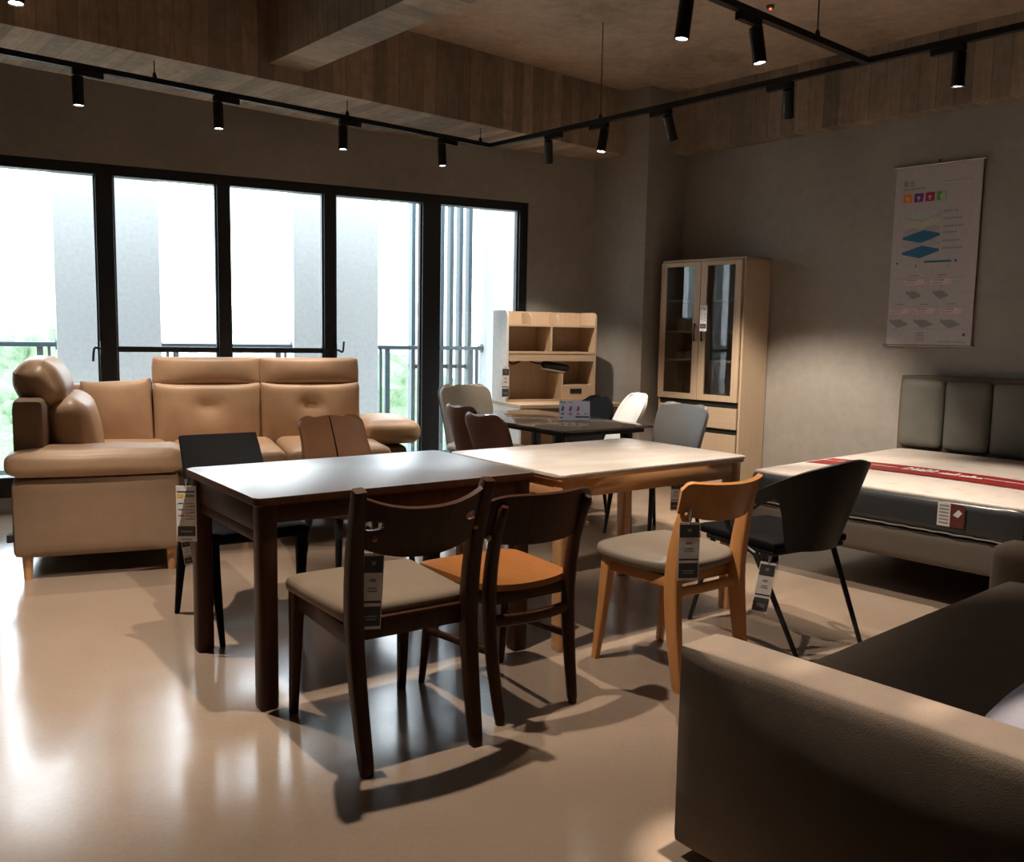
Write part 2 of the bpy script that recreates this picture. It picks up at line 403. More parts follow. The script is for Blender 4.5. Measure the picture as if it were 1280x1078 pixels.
# windows: (x0, x1, post width at x1, transom)
posts = [(-5.87, .15), (-4.85, .09), (-4.04, .115), (-3.23, .09), (-2.42, .095), (-1.56, .16), (-.70, .08)]
for i in range(len(posts)-1, 0, -1):
    (xa, wa), (xb, wb) = posts[i-1], posts[i]; k = len(posts)-i
    last = i == len(posts)-1
    w = thing('window_%d' % k, None, None, (J.x, J.y, 0), AW); w['kind'] = 'structure'
    w['label'] = {1: 'black framed window beside the desk, nearest the column', 2: 'black framed window behind the right end of the tan sofa',
                  3: 'black framed window with a low crossbar behind the right headrest', 4: 'black framed window with a low crossbar behind the left headrest',
                  5: 'black framed window at the left edge above the sofa wing'}.get(k, 'black framed window left of the sofa, %d from the column' % k)
    f = NB(); hw = wa/2
    bx(f, xb-wb/2, xb+wb/2, .02, .13, .11, WT, .004)                        # right post
    if i == 1: bx(f, xa-hw, xa+hw, .02, .13, .11, WT, .004)
    bx(f, xa+hw, xb-wb/2, .02, .13, WT-.075, WT, .004); bx(f, xa+hw, xb-wb/2, .02, .13, .11, .25, .004)
    s = .035                                                               # sash
    x0, x1 = xa+hw, xb-wb/2
    bx(f, x0, x0+.012, .05, .1, .25, WT-.075); bx(f, x1-.012, x1, .05, .1, .25, WT-.075)
    if k in (3, 4): bx(f, x0, x1, .04, .11, 1.125, 1.165, .003)
    obj('frame', f, M['black'], w, False)
    g = NB(); bx(g, x0+.01, x1-.01, .072, .078, .25, WT-.075); obj('pane', g, M['glass'], w, False)
    if k in (2, 5):
        h = NB(); hx = x0-.005 if k == 2 else x1+.01; sg = 1 if k == 2 else -1
        hx = (xa+wa/2-.012) if k == 2 else (xb-wb/2+.012)
        box(h, (hx, .01, 1.15), (.022, .03, .10), .004)
        tube(h, curve_pts([(hx, -.005, 1.15), (hx+sg*.02, -.02, 1.15), (hx+sg*.05, -.025, 1.14 if k == 2 else 1.15), (hx+sg*.06, -.025, 1.22 if k == 2 else 1.06)], 4), .008, 8)
        obj('handle', h, M['black'], w)

# ------------------------------------------------------------------ balcony and what lies beyond
bm = NB(); bx(bm, -10.5, 4, .2, 1.75, -.25, -.03); struct('balcony_floor', bm, M['balcony'], 'W', 'pale balcony floor outside the windows')
for x0 in (-8.38, -6.37, -4.36, -2.355, -.345):
    bm = NB(); bx(bm, x0, x0+.83, 1.5, 1.72, -.25, 4.4, .003)
    struct('balcony_column', bm, M['column_out'], 'W', {-4.36: 'pale slab column outside behind the left end of the sofa', -2.355: 'pale slab column outside behind the right sofa headrest',
        -.345: 'pale slab column outside behind the desk'}.get(x0, 'pale slab column on the balcony beyond the left edge, %s' % ('nearer' if x0 < -7 else 'farther')))
spans = [(-7.55, -6.37, 'balcony railing beyond the left windows'), (-5.54, -4.36, 'grey balcony railing at the left edge of the view'),
         (-3.53, -2.355, 'grey balcony railing between the two pale columns behind the sofa'), (-1.525, -.345, 'grey balcony railing outside the window nearest the desk')]
for a, b, lb in spans:
    r = thing('balcony_railing', lb, 'railing', (J.x, J.y, 0), AW, 'railings along the balcony')
    t = NB(); bx(t, a, b, 1.57, 1.63, 1.125, 1.165, .006); obj('top_rail', t, M['rail'], r)
    for x in (a+.06, a+.13, b-.13, b-.06):
        p = NB(); bx(p, x-(.012 if x in (a+.06, b-.06) else .024), x+(.012 if x in (a+.06, b-.06) else .024), 1.585, 1.62, -.03, 1.125); obj('post', p, M['rail'], r)
    p = NB(); bx(p, a, b, 1.585, 1.615, .04, .08); obj('bottom_rail', p, M['rail'], r)
    p = NB(); bx(p, a+.16, b-.16, 1.597, 1.605, .08, 1.12); obj('glass_panel', p, M['glass'], r)
    for x in (a, b):
        p = NB(); tube(p, [(x-.012, 1.6, 1.145), (x+.012, 1.6, 1.145)], .045, 16, (0, 1, 0)); obj('flange', p, M['rail'], r)
sc_ = thing('louvre_screen', 'screen of upright grey blades outside the window nearest the desk', 'louvre screen', (J.x, J.y, 0), AW)
for i in range(7):
    p = NB(); x = -1.10+.105*i; bx(p, x-.02, x+.02, 1.64, 1.74, -.2, 3.6); obj('blade', p, M['rail'], sc_, False)
for z in (.93, .0):
    p = NB(); bx(p, -1.12, -.46, 1.70, 1.73, z, z+.04); obj('cross_bar', p, M['rail'], sc_, False)
bm = NB(); box(bm, (0, 80, -8.2), (400, 300, .4)); struct('ground', bm, M['bounce_ground'], None, 'ground far below the balcony, paled for haze and upward bounce')

def tree(loc, h, w, label):
    t = thing('tree', label, 'tree', loc, random.random()*6, 'trees beyond the balcony')
    b = NB(); tube(b, [(0, 0, 0), (.1, 0, h*.3), (0, .1, h*.6)], [w*.07, w*.05, w*.03], 8); obj('trunk', b, M['bark'], t)
    c = NB()
    for k in range(9):
        m = NB(); bmesh.ops.create_icosphere(m, subdivisions=3, radius=1)
        a = k*2.4; rr = w*.32*(0 if k == 0 else 1); zz = h*(.62+.1*math.sin(k*1.7))
        for v in m.verts:
            n = noise.noise(v.co*2.3+V((k*3, 0, 0)))*.35+noise.noise(v.co*7+V((0, k, 0)))*.2
            v.co = v.co*(1+n)
        bmesh.ops.transform(m, matrix=Matrix.Translation((rr*math.cos(a), rr*math.sin(a), zz)) @ Matrix.Diagonal((w*.34, w*.34, h*.28, 1)), verts=m.verts)
        merge(c, m)
    obj('crown', c, M['leaf'], t)
for (x, y, h, w, lb) in ((-3.9, 30, 8.5, 4.6, 'round green tree seen through the balcony gap right of the sofa'), (-1.0, 21, 7.6, 2.8, 'green tree behind the upright louvre blades'),
                         (-22.6, 42, 9.2, 5, 'tall green tree at the left edge beyond the railing'), (-15.8, 30, 7.6, 4.5, 'low green tree behind the sofa wing at the left'), (-10.5, 38, 7.0, 5, 'bushy green tree behind the right pale column')):
    tree((x, y, -8), h, w, lb)
def building(loc, rot, w, d, h, nx, nz, label):
    b = thing('building', label, 'building', loc, rot, 'pale buildings on the horizon')
    m = NB(); bx(m, -w/2, w/2, 0, d, 0, h); bx(m, -w/2-.3, w/2+.3, -.3, d+.3, h, h+.6); obj('wall', m, M['bldg'], b, False)
    for i in range(nx):
        for j in range(nz):
            q = NB(); x = -w/2+(i+.5)*w/nx; z = h-(j+.8)*3.0; bx(q, x-.6, x+.6, -.06, .1, z-.7, z+.7); obj('window', q, M['bwin'], b, False)
building((-17, 100, -8), .1, 16, 8, 14, 6, 3, 'pale building with rows of windows seen in the gap right of the sofa')
building((-36, 118, -8), .1, 14, 8, 11.5, 5, 2, 'low pale building seen above the crossbar of the middle window')
building((-62, 128, -8), .2, 9, 8, 12.8, 3, 2, 'pale building seen left of the thick middle post')

# ------------------------------------------------------------------ tables
def leg_bm(x, y, z0, z1, half, taper=1.0):
    b = NB(); tube(b, [(x, y, z0), (x, y, z0+.012), (x, y, z1)], [half*taper*.93, half*taper, half], 4); return b
def dark_table():
    L, W = 1.18, .79
    t = thing('dining_table', 'dark walnut dining table in front, its top white with window glare', 'table', (-.605, 3.623, 0), R(36.3))
    b = NB(); prism(b, rrect(L, W, .03), .722, .75, .004); b.normal_update()
    for q in b.faces: q.material_index = 0 if q.normal.z > .95 else 1
    obj('tabletop', b, [M['dark_top'], M['dark_wood']], t)
    x, y = L/2-.05, W/2-.05
    for sx in (-1, 1):
        for sy in (-1, 1): obj('leg', leg_bm(sx*x, sy*y, 0, .722, .033), M['dark_wood'], t)
    for sy in (-1, 1):
        b = NB(); bx(b, -x+.03, x-.03, sy*(y+.014)-.011, sy*(y+.014)+.011, .655, .722, .003); obj('apron', b, M['dark_wood'], t)
    for sx in (-1, 1):
        b = NB(); bx(b, sx*(x+.010)-.011, sx*(x+.010)+.011, -y+.03, y-.03, .62, .722, .003); obj('apron', b, M['dark_wood'], t)
        b = NB(); bx(b, sx*(x+.002)-.012, sx*(x+.002)+.012, -y+.03, y-.03, .578, .618, .003); obj('rail', b, M['dark_wood'], t)
    return t
dark_table()
def light_table():
    L, W = 1.17, .83
    t = thing('dining_table', 'pale stone topped dining table on light wood legs, behind the dark one', 'table', (.418, 4.262, 0), R(37.3))
    b = NB(); prism(b, rrect(L, W, .035), .735, .75, .005); obj('tabletop', b, M['stone'], t)
    b = NB(); prism(b, rrect(L-.012, W-.012, .03), .722, .735); obj('under_board', b, M['table_wood'], t)
    x, y = L/2-.055, W/2-.055
    for sx in (-1, 1):
        for sy in (-1, 1): obj('leg', leg_bm(sx*x, sy*y, 0, .722, .034, .8), M['table_wood'], t)
    for sy in (-1, 1):
        b = NB(); bx(b, -x+.03, x-.03, sy*(y+.02)-.011, sy*(y+.02)+.011, .645, .722, .003); obj('apron', b, M['table_wood'], t)
    for sx in (-1, 1):
        b = NB(); bx(b, sx*(x+.02)-.011, sx*(x+.02)+.011, -y+.03, y-.03, .645, .722, .003); obj('apron', b, M['table_wood'], t)
light_table()
GA = R(36); gx = V((math.cos(GA), math.sin(GA), 0)); gy = V((-gx.y, gx.x, 0)); GC = V((.228, 5.965, 0))
def glass_table():
    W, L = .75, 1.30
    t = thing('dining_table', 'smoked glass dining table on black splayed legs by the desk', 'table', GC, GA)
    b = NB(); prism(b, rrect(W, L, .05), .738, .75, .004); obj('tabletop', b, M['glasstop'], t)
    b = NB(); bx(b, -W/2+.05, W/2-.05, -L/2+.06, L/2-.06, .705, .737, .004); obj('under_frame', b, M['blackmetal'], t)
    for sx in (-1, 1):
        for sy in (-1, 1):
            b = NB(); tube(b, [(sx*.305, sy*.50, 0), (sx*.275, sy*.475, .705)], [.014, .032], 4); obj('leg', b, M['blackmetal'], t)
glass_table()

# ------------------------------------------------------------------ chairs (front of each chair looks along local -y)
def tapered_leg(p0, p1, r0, r1, n=10):
    b = NB(); tube(b, [p0, V(p0).lerp(V(p1), .5), p1], [r0, (r0+r1)/2, r1], n); return b
def chair_a():
    t = thing('dining_chair', 'dark walnut chair with a tan padded seat in the front', 'chair', (-.416, 2.893, 0), R(214.5))
    wd = M['dark_wood']
    def dish(o, q): o.z -= .012*(1-q.x*q.x)*(1-q.y*q.y)*(1 if q.z > 0 else 0); o.x *= 1-.045*q.y; return o
    b = NB(); soft(b, (0, -.04, .463), (.465, .45, .062), .03, (.005, .005, .022), 10, None, dish); obj('seat', b, M['cushion_tan'], t)
    for s in (-1, 1):
        b = NB(); tube(b, curve_pts([(s*.190, .285, 0), (s*.196, .235, .25), (s*.200, .215, .45), (s*.207, .235, .66), (s*.218, .292, .862)], 6), [.017]+[.019+.006*math.sin(PI*k/24) for k in range(1, 24)]+[.018], 4); obj('leg', b, wd, t)
        b = NB(); tube(b, [(s*.208, -.262, 0), (s*.205, -.245, .25), (s*.203, -.235, .44)], [.0135, .019, .024], 4); obj('leg', b, wd, t)
        b = NB(); box(b, (s*.203, -.01, .408), (.024, .44, .06), .005, rz(-s*.9)); obj('rail', b, wd, t)
    b = NB(); box(b, (0, -.235, .408), (.38, .024, .06), .005); obj('rail', b, wd, t)
    b = NB(); box(b, (0, .193, .418), (.37, .028, .066), .005); obj('rail', b, wd, t)
    def P(u, v):
        k = 2*u-1; x = .222*k
        zt = .80+.05*abs(k)**2.4; zb = .645+.055*abs(k)**2.2
        z = zb+(zt-zb)*v
        return (x, .235+.30*max(0, z-.66)+.055*(1-k*k)-.012, z)
    b = NB(); sheet(b, P, 28, 8, .017)
    # two finger holes, one beside each post
    for s in (-1, 1):
        c = NB(); tube(c, curve_pts([(s*.175, .0, .752), (s*.165, .6, .752)], 2), [.024]*3, 16, (1, 0, 0), True, 1.35, .62); b = cut(b, c)
    obj('backrest', b, wd, t)
    for s in (-1, 1):
        b = NB(); bmesh.ops.create_uvsphere(b, u_segments=12, v_segments=8, radius=.009, matrix=Matrix.Translation((s*.172, .297, .717)) @ Matrix.Diagonal((1, .5, 1, 1))); obj('screw_plug', b, M['seat_wood'], t)
    return t
chair_a()
def chair_b():
    t = thing('dining_chair', 'dark wood chair with a bare honey brown seat and curved backrest', 'chair', (-.035, 3.206, 0), R(217))
    wd = M['dark_wood']
    def P(u, v):
        k = 2*u-1; j = 2*v-1
        w = (.218-.028*(j+1)/2)*(1-.10*abs(j)**6)
        y = -.03+.215*j*(1-.06*abs(k)**4) - .02*(1-k*k)*(1 if j < 0 else -1)*abs(j)**3
        return (w*k, y, .452+.006*k*k-.012*(1-k*k)*(1-j*j)-.02*max(0, -j-.75))
    b = NB(); sheet(b, P, 18, 18, .022); obj('seat', b, M['seat_wood'], t)
    for s in (-1, 1):
        b = NB(); tube(b, curve_pts([(s*.160, .235, 0), (s*.170, .195, .22), (s*.175, .18, .42), (s*.178, .205, .60), (s*.180, .268, .755)], 6), [.0145]+[.018+.007*math.sin(PI*k/24) for k in range(1, 24)]+[.012], 10); obj('leg', b, wd, t)
        b = NB(); tube(b, [(s*.185, -.235, 0), (s*.180, -.205, .22), (s*.176, -.185, .44)], [.012, .018, .021], 10); obj('leg', b, wd, t)
        b = NB(); tube(b, [(s*.170, .20, .24), (s*.181, -.207, .21)], .010, 8, (1, 0, 0), True, 1, 1.5); obj('stretcher', b, wd, t)
        b = NB(); box(b, (s*.172, 0, .418), (.02, .36, .042), .005); obj('rail', b, wd, t)
    b = NB(); tube(b, curve_pts([(-.172, .188, .345), (0, .215, .345), (.172, .188, .345)], 6), .011, 8, (0, 0, 1), True, 2.0, 1); obj('stretcher', b, wd, t)
    b = NB(); box(b, (0, -.18, .418), (.34, .02, .042), .005); obj('rail', b, wd, t)
    b = NB(); box(b, (0, .175, .418), (.33, .02, .042), .005); obj('rail', b, wd, t)
    def Q(u, v):
        k = 2*u-1; e = (1-abs(k)**5)**.5 if abs(k) < 1 else 0
        zc = .698+.012*k*k; z = zc+(v-.5)*2*(.088*max(e, .03))
        return (.245*k, .215+.28*(z-.62)+.075*(1-k*k)-.045, z)
    b = NB(); sheet(b, Q, 40, 8, .016); obj('backrest', b, wd, t)
    for s in (-1, 1):
        b = NB(); bmesh.ops.create_uvsphere(b, u_segments=12, v_segments=8, radius=.010, matrix=Matrix.Translation((s*.213, .226, .646)) @ Matrix.Diagonal((1, .6, 1, 1))); obj('screw_plug', b, M['table_wood'], t)
    return t
chair_b()
def chair_c():
    t = thing('dining_chair', 'light oak chair with a round taupe seat in front of the pale table', 'chair', (.645, 3.512, 0), R(217.5))
    wd = M['chair_light']
    def rnd(o, q):
        rr = 1-.12*abs(q.x*q.y)**1.5; o.x *= rr*(1-.05*q.y); o.y *= rr; return o
    b = NB(); soft(b, (0, -.035, .457), (.445, .45, .062), .03, (.012, .012, .02), 10, None, rnd); obj('seat', b, M['taupe'], t)
    for s in (-1, 1):
        b = NB(); tube(b, curve_pts([(s*.187, .225, 0), (s*.185, .19, .22), (s*.182, .175, .42), (s*.178, .198, .60), (s*.172, .235, .745)], 6), [.014]+[.017+.010*math.sin(PI*k/24) for k in range(1, 24)]+[.014], 4, (1, 0, 0), True, .8, 1.15); obj('leg', b, wd, t)
        b = NB(); tube(b, [(s*.190, -.225, 0), (s*.182, -.195, .23), (s*.176, -.175, .43)], [.0135, .019, .024], 4); obj('leg', b, wd, t)
        b = NB(); box(b, (s*.176, 0, .402), (.022, .35, .045), .006); obj('rail', b, wd, t)
    b = NB(); box(b, (0, -.172, .400), (.34, .024, .05), .006); obj('rail', b, wd, t)
    b = NB(); tube(b, curve_pts([(-.182, .18, .365), (0, .155, .352), (.182, .18, .365)], 6), .011, 8, (0, 0, 1), True, 1.9, 1); obj('stretcher', b, wd, t)
    b = NB(); box(b, (0, .14, .402), (.34, .022, .042), .006); obj('rail', b, wd, t)
    def Q(u, v):
        k = 2*u-1
        zt = .785+.012*k*k; zb = .645+.035*abs(k)**2.5
        if abs(k) > .88: zt -= .03*((abs(k)-.88)/.12)**2
        z = zb+(zt-zb)*v
        return (.222*k*(.95+.05*v), .236+.30*(z-.62)+.075*(1-k*k)-.048, z)
    b = NB(); sheet(b, Q, 32, 8, .02); obj('backrest', b, wd, t)
    for s in (-1, 1):
        b = NB(); bmesh.ops.create_uvsphere(b, u_segments=12, v_segments=8, radius=.008, matrix=Matrix.Translation((s*.195, .238, .675))); obj('screw_plug', b, M['table_wood'], t)
    return t
chair_c()
def chair_d():
    t = thing('tub_armchair', 'black tub armchair with looped arms, between the light oak chair and the bed', 'armchair', (1.20, 3.93, 0), R(211))
    b = NB(); soft(b, (0, -.06, .448), (.46, .47, .045), .02, (.0, .0, .012), 8); obj('seat', b, M['blackleather'], t)
    def P(u, v):
        k = 2*u-1; a = k*R(95)
        rim = .83-.20*abs(k)**1.7
        ak = abs(k); low = .43
        if ak > .50:
            f = min(1, (ak-.50)/.18); low = .43+(rim-.07-.43)*(f*f*(3-2*f))**.7
        z = low+(rim-low)*v
        ex = (z-.43)/.4
        r = .20+.07*ex
        return (math.sin(a)*(r+.015), .03+math.cos(a)*r*1.02+.075*ex*math.cos(a*.5)**2, z)
    b = NB(); sheet(b, P, 44, 12, .012); obj('backrest', b, M['shell'], t)
    for s in (-1, 1):
        b = NB(); tube(b, curve_pts([(s*.272, .02, .612), (s*.282, -.03, .585), (s*.283, -.05, .54), (s*.272, -.035, .49), (s*.248, .03, .43), (s*.238, .08, .405)], 6), .011, 10); obj('arm', b, M['blackmetal'], t)
        b = NB(); tube(b, [(s*.195, .30, 0), (s*.238, .08, .41)], [.010, .014], 10); obj('leg', b, M['blackmetal'], t)
        b = NB(); tube(b, [(s*.215, -.33, 0), (s*.205, -.20, .43)], [.010, .014], 10); obj('leg', b, M['blackmetal'], t)
    b = NB(); box(b, (0, -.04, .418), (.44, .40, .022), .006); obj('seat_frame', b, M['blackmetal'], t)
    return t
chair_d()
def chair_e():
    t = thing('dining_chair', 'black leather chair with a straight low back behind the dark table', 'chair', (-1.19, 3.93, 0), R(34))
    L = M['blackleather']
    b = NB(); soft(b, (0, -.03, .452), (.44, .47, .06), .028, (.004, .004, .012), 8); obj('seat', b, L, t)
    def P(u, v):
        k = 2*u-1; z = .45+.355*v
        return ((.192-.012*v)*k+.012*v, .19+.16*v*v+.03*v+.035*(1-k*k)*v, z+.004*k*k)
    b = NB(); sheet(b, P, 20, 12, lambda u, v: .03-.014*v); obj('backrest', b, L, t)
    for s in (-1, 1):
        b = NB(); tube(b, [(s*.165, -.255, 0), (s*.185, -.235, .30), (s*.190, -.22, .43)], [.010, .019, .024], 4); obj('leg', b, L, t)
        b = NB(); tube(b, [(s*.215, .29, 0), (s*.205, .22, .30), (s*.195, .19, .43)], [.010, .019, .024], 4); obj('leg', b, L, t)
    return t
chair_e()

def padded(name, label, loc, rot, mat_in, mat_out=None, w=.43, wb=.40, top=.84, rt=.06, lean=.15, ribs=0, seam=False, rivet=False, group=None, legmat=None, legr=.02, th=.05, seatw=.45):
    """upholstered side chair with a shaped back and black tapered legs"""
    t = thing(name, label, 'chair', loc, rot, group); mo = mat_out or mat_in; lm = legmat or M['blackmetal']
    b = NB(); soft(b, (0, -.04, .445), (seatw, .45, .075), .035, (.006, .006, .015), 8); obj('seat', b, mat_in, t)
    h = top-.42
    def P(off):
        def f(u, v):
            k = 2*u-1; v = 1-(1-v)**1.8
            ww = (wb+(w-wb)*min(1, v*1.4))/2
            d = (1-v)*h                                   # distance below the top: round the shoulders
            if d < rt: ww -= rt*(1-math.sqrt(max(0, 1-((rt-d)/rt)**2)))*.95
            y = .165+lean*v**1.4+.05*(1-k*k)*.6-.02+off
            if ribs: y -= .007*abs(math.sin(PI*ribs*u))
            return (ww*k, y, .42+h*v)
        return f
    b = NB(); sheet(b, P(0), 30 if not ribs else 10*ribs, 16, lambda u, v: th*(.55+.45*math.sin(PI*min(1, max(0, u)))**.5)*(1-.35*v)); obj('backrest', b, mat_in, t)
    if mat_out:
        b = NB(); sheet(b, P(th*.5), 24, 16, lambda u, v: .012+.028*math.sin(PI*u)**.3*(1-.4*v)); ob = obj('back_cover', b, mat_out, t)
    if seam:
        b = NB(); f = P(-th*.5)
        tube(b, [V(f(.5, v/14)) + V((0, .0125*(v/14)-.001, 0)) for v in range(1, 15)], .006, 6); obj('piping', b, M['blackleather'], t)
    if rivet:
        b = NB(); bmesh.ops.create_uvsphere(b, u_segments=10, v_segments=6, radius=.010, matrix=Matrix.Translation((-.16, .165+lean*.3+.05, .56))); obj('stud', b, M['chrome'], t)
    for s in (-1, 1):
        b = NB(); tube(b, [(s*.215, -.235, 0), (s*.185, -.19, .41)], [legr*.5, legr], 10); obj('leg', b, lm, t)
        b = NB(); tube(b, [(s*.215, .215, 0), (s*.185, .15, .41)], [legr*.5, legr], 10); obj('leg', b, lm, t)
    return t
padded('dining_chair', 'brown leather chair with a black centre seam behind the dark table', (-.79, 4.56, 0), R(36), M['brownleather'], None, .37, .45, .85, .045, .17, 0, True, False, None, None, .022)
def GP(x, y): p = GC+gx*x+gy*y; return (p.x, p.y, 0)
padded('dining_chair', 'brown leather chair with a metal stud, nearest to the left corner of the glass table', GP(-.385, -.205), R(127), M['darkbrown'], None, .42, .38, .82, .07, .12, 0, False, True)
padded('dining_chair', 'dark brown leather chair seen edge on, left of the glass table', GP(-.27, .215), R(125), M['darkbrown'], None, .42, .38, .835, .07, .12)
padded('dining_chair', 'warm grey chair with black quilted back beside the tall black window post', GP(.13, .93), R(36), M['taupegrey'], M['quilt'], .46, .42, .90, .08, .14, 0, False, False, None, None, .02, .06)
padded('dining_chair', 'grey leather chair in front of the tall oak cabinet', GP(.52, -.50), R(-56), M['greyleather'], None, .46, .40, .86, .07, .10)
padded('dining_chair', 'white ribbed leather chair behind the glass table', GP(.40, .0), R(-74), M['whiteleather'], None, .40, .38, .90, .12, .20, 7)
padded('dining_chair', 'black chair half hidden behind the acrylic sign holder', GP(.575, .47), R(-54), M['blackleather'], None, .44, .40, .84, .16, .15)

# ------------------------------------------------------------------ tan corner sofa
SA = R(22)
def corner_sofa():
    t = thing('corner_sofa', 'tan leather corner sofa with raised headrests under the windows', 'sofa', (-2.532, 4.48, 0), SA)
    T, B = M['tan'], M['tan_base']
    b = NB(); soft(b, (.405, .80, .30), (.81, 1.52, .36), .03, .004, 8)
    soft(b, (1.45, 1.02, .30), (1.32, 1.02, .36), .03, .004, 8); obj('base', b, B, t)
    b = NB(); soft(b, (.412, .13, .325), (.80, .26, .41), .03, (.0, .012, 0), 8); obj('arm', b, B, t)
    def wav(o, q): o.z += .003*math.sin(q.x*8)*max(0, q.z); return o
    b = NB(); soft(b, (.412, .14, .605), (.85, .34, .135), .055, (.008, .015, .012), 10, None, wav); obj('arm_pad', b, T, t)
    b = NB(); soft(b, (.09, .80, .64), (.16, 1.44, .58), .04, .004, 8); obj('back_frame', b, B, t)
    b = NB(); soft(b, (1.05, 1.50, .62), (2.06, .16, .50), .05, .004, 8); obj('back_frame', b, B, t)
    # wing back cushion and its headrest roll, seen end on
    def tip(o, q):       # stuffed corners that end in a point
        k = abs(q.x*q.z)**3; o.x *= 1+.14*k; o.z *= 1+.14*k; return o
    def tipy(o, q):
        k = abs(q.x)**5*abs(q.z)**4; o.x *= 1+.02*k; o.z *= 1+.10*k; return o
    b = NB(); soft(b, (.275, .66, .685), (.21, .80, .46), .085, (.035, .02, .02), 10, ry(-9)); obj('back_cushion', b, T, t)
    b = NB(); soft(b, (.125, .62, .985), (.21, .72, .27), .105, (.03, .03, .025), 14, ry(-24), tip); obj('headrest', b, T, t)
    # corner cushions
    b = NB(); soft(b, (.25, 1.36, .705), (.40, .12, .46), .03, (.0, .01, .004), 8, rz(-40)); obj('back_cushion', b, T, t)
    b = NB(); soft(b, (.485, 1.24, .735), (.42, .14, .44), .03, (.0, .03, .004), 10, rz(-10) @ ry(-3) @ rx(-5), tipy); obj('back_cushion', b, T, t)
    for k, u in enumerate((1.035, 1.71)):
        def tuft(o, q):
            d = (q.x*.34)**2+((q.z-.38)*.22)**2
            if q.y < 0: o.y += .05*math.exp(-d/.0012)+.03*math.exp(-d/.010)
            return tipy(o, q)
        b = NB(); soft(b, (u, 1.24, .70), (.675, .17, .46), .035, (.0, .035, .004), 18, rx(-5), tuft); c = obj('back_cushion', b, T, t)
        bt = NB(); bmesh.ops.create_uvsphere(bt, u_segments=12, v_segments=8, radius=.012, matrix=Matrix.Translation((u, 1.192, .787)) @ Matrix.Diagonal((1, .5, 1, 1))); obj('button', bt, T, c)
        b = NB(); soft(b, (u, 1.275, 1.02), (.67, .11, .185), .03, (-.012, .028, .002), 12, rx(-8), tipy); obj('headrest', b, T, t)
    for u in (1.12, 1.78):
        b = NB(); soft(b, (u, .82, .52), (.64, .74, .13), .05, (.0, .0, .02), 10); obj('seat_cushion', b, T, t)
    b = NB(); soft(b, (.48, .78, .52), (.60, 1.0, .13), .05, (.0, .0, .02), 10); obj('seat_cushion', b, T, t)
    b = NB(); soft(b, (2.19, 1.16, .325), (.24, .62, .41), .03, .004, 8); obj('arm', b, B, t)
    b = NB(); soft(b, (2.20, 1.16, .625), (.40, .66, .15), .06, (.02, .015, .02), 10); obj('arm_pad', b, T, t)
    for u, v in ((.07, .06), (.765, .06), (.07, 1.5), (2.25, .9), (2.25, 1.42), (1.2, .56), (1.2, 1.44)):
        b = NB(); tube(b, [(u, v, 0), (u, v, .125)], [.020, .027], 12); obj('leg', b, M['table_wood'], t)
    b = NB(); box(b, (.0, .03, .23), (.03, .07, .04), .004); obj('latch', b, M['rubber'], t)
corner_sofa()

# ------------------------------------------------------------------ foreground sofa
FA = R(40.8); FO = (.425, 2.18, 0)
def front_sofa():
    t = thing('sofa', 'brown grey fabric sofa in the right foreground, seen from its arm end', 'sofa', FO, FA)
    S = M['sofa']; D = 1.10
    b = NB(); bx(b, .04, 1.97, -D+.03, -.09, .05, .28, .02); obj('base', b, S, t)
    for x in (.075, 1.93):
        def slope(o, q): o.z += .0*q.y; return o
        b = NB(); soft(b, (x, -D/2+.005, .295), (.155, D-.02, .52), .013 if x < 1 else .05, (.020, .006, .008), 16, None, slope); obj('arm', b, S, t)
    def crown(o, q): return o
    b = NB(); soft(b, (1.003, -.48, .355), (1.69, .80, .17), .05, (.0, .012, .03), 14); obj('seat_cushion', b, S, t)
    b = NB(); soft(b, (1.003, -D+.10, .46), (1.69, .2, .62), .06, (.0, .01, .01), 10); obj('backrest', b, S, t)
    for x, y in ((.08, -.09), (1.93, -.09), (.08, -D+.08), (1.93, -D+.08)):
        b = NB(); tube(b, [(x, y, 0), (x, y, .06)], [.02, .025], 10); obj('leg', b, M['blackmetal'], t)
front_sofa()
def sofa_pt(x, y, z): c, s = math.cos(FA), math.sin(FA); return (FO[0]+x*c-y*s, FO[1]+x*s+y*c, z)
b = NB()
def pil(o, q): f = 1-.75*max(abs(q.x), abs(q.z))**3; o.y *= f; return o
soft(b, (0, 0, 0), (.40, .15, .38), .07, (0, .03, 0), 12, None, pil)
o = obj('cushion', b, M['lilac'], None, True, sofa_pt(.40, -.765, .515), None, (R(58), 0, FA)); tag(o, 'pale lilac cushion on the foreground sofa seat, at the right edge', 'cushion')

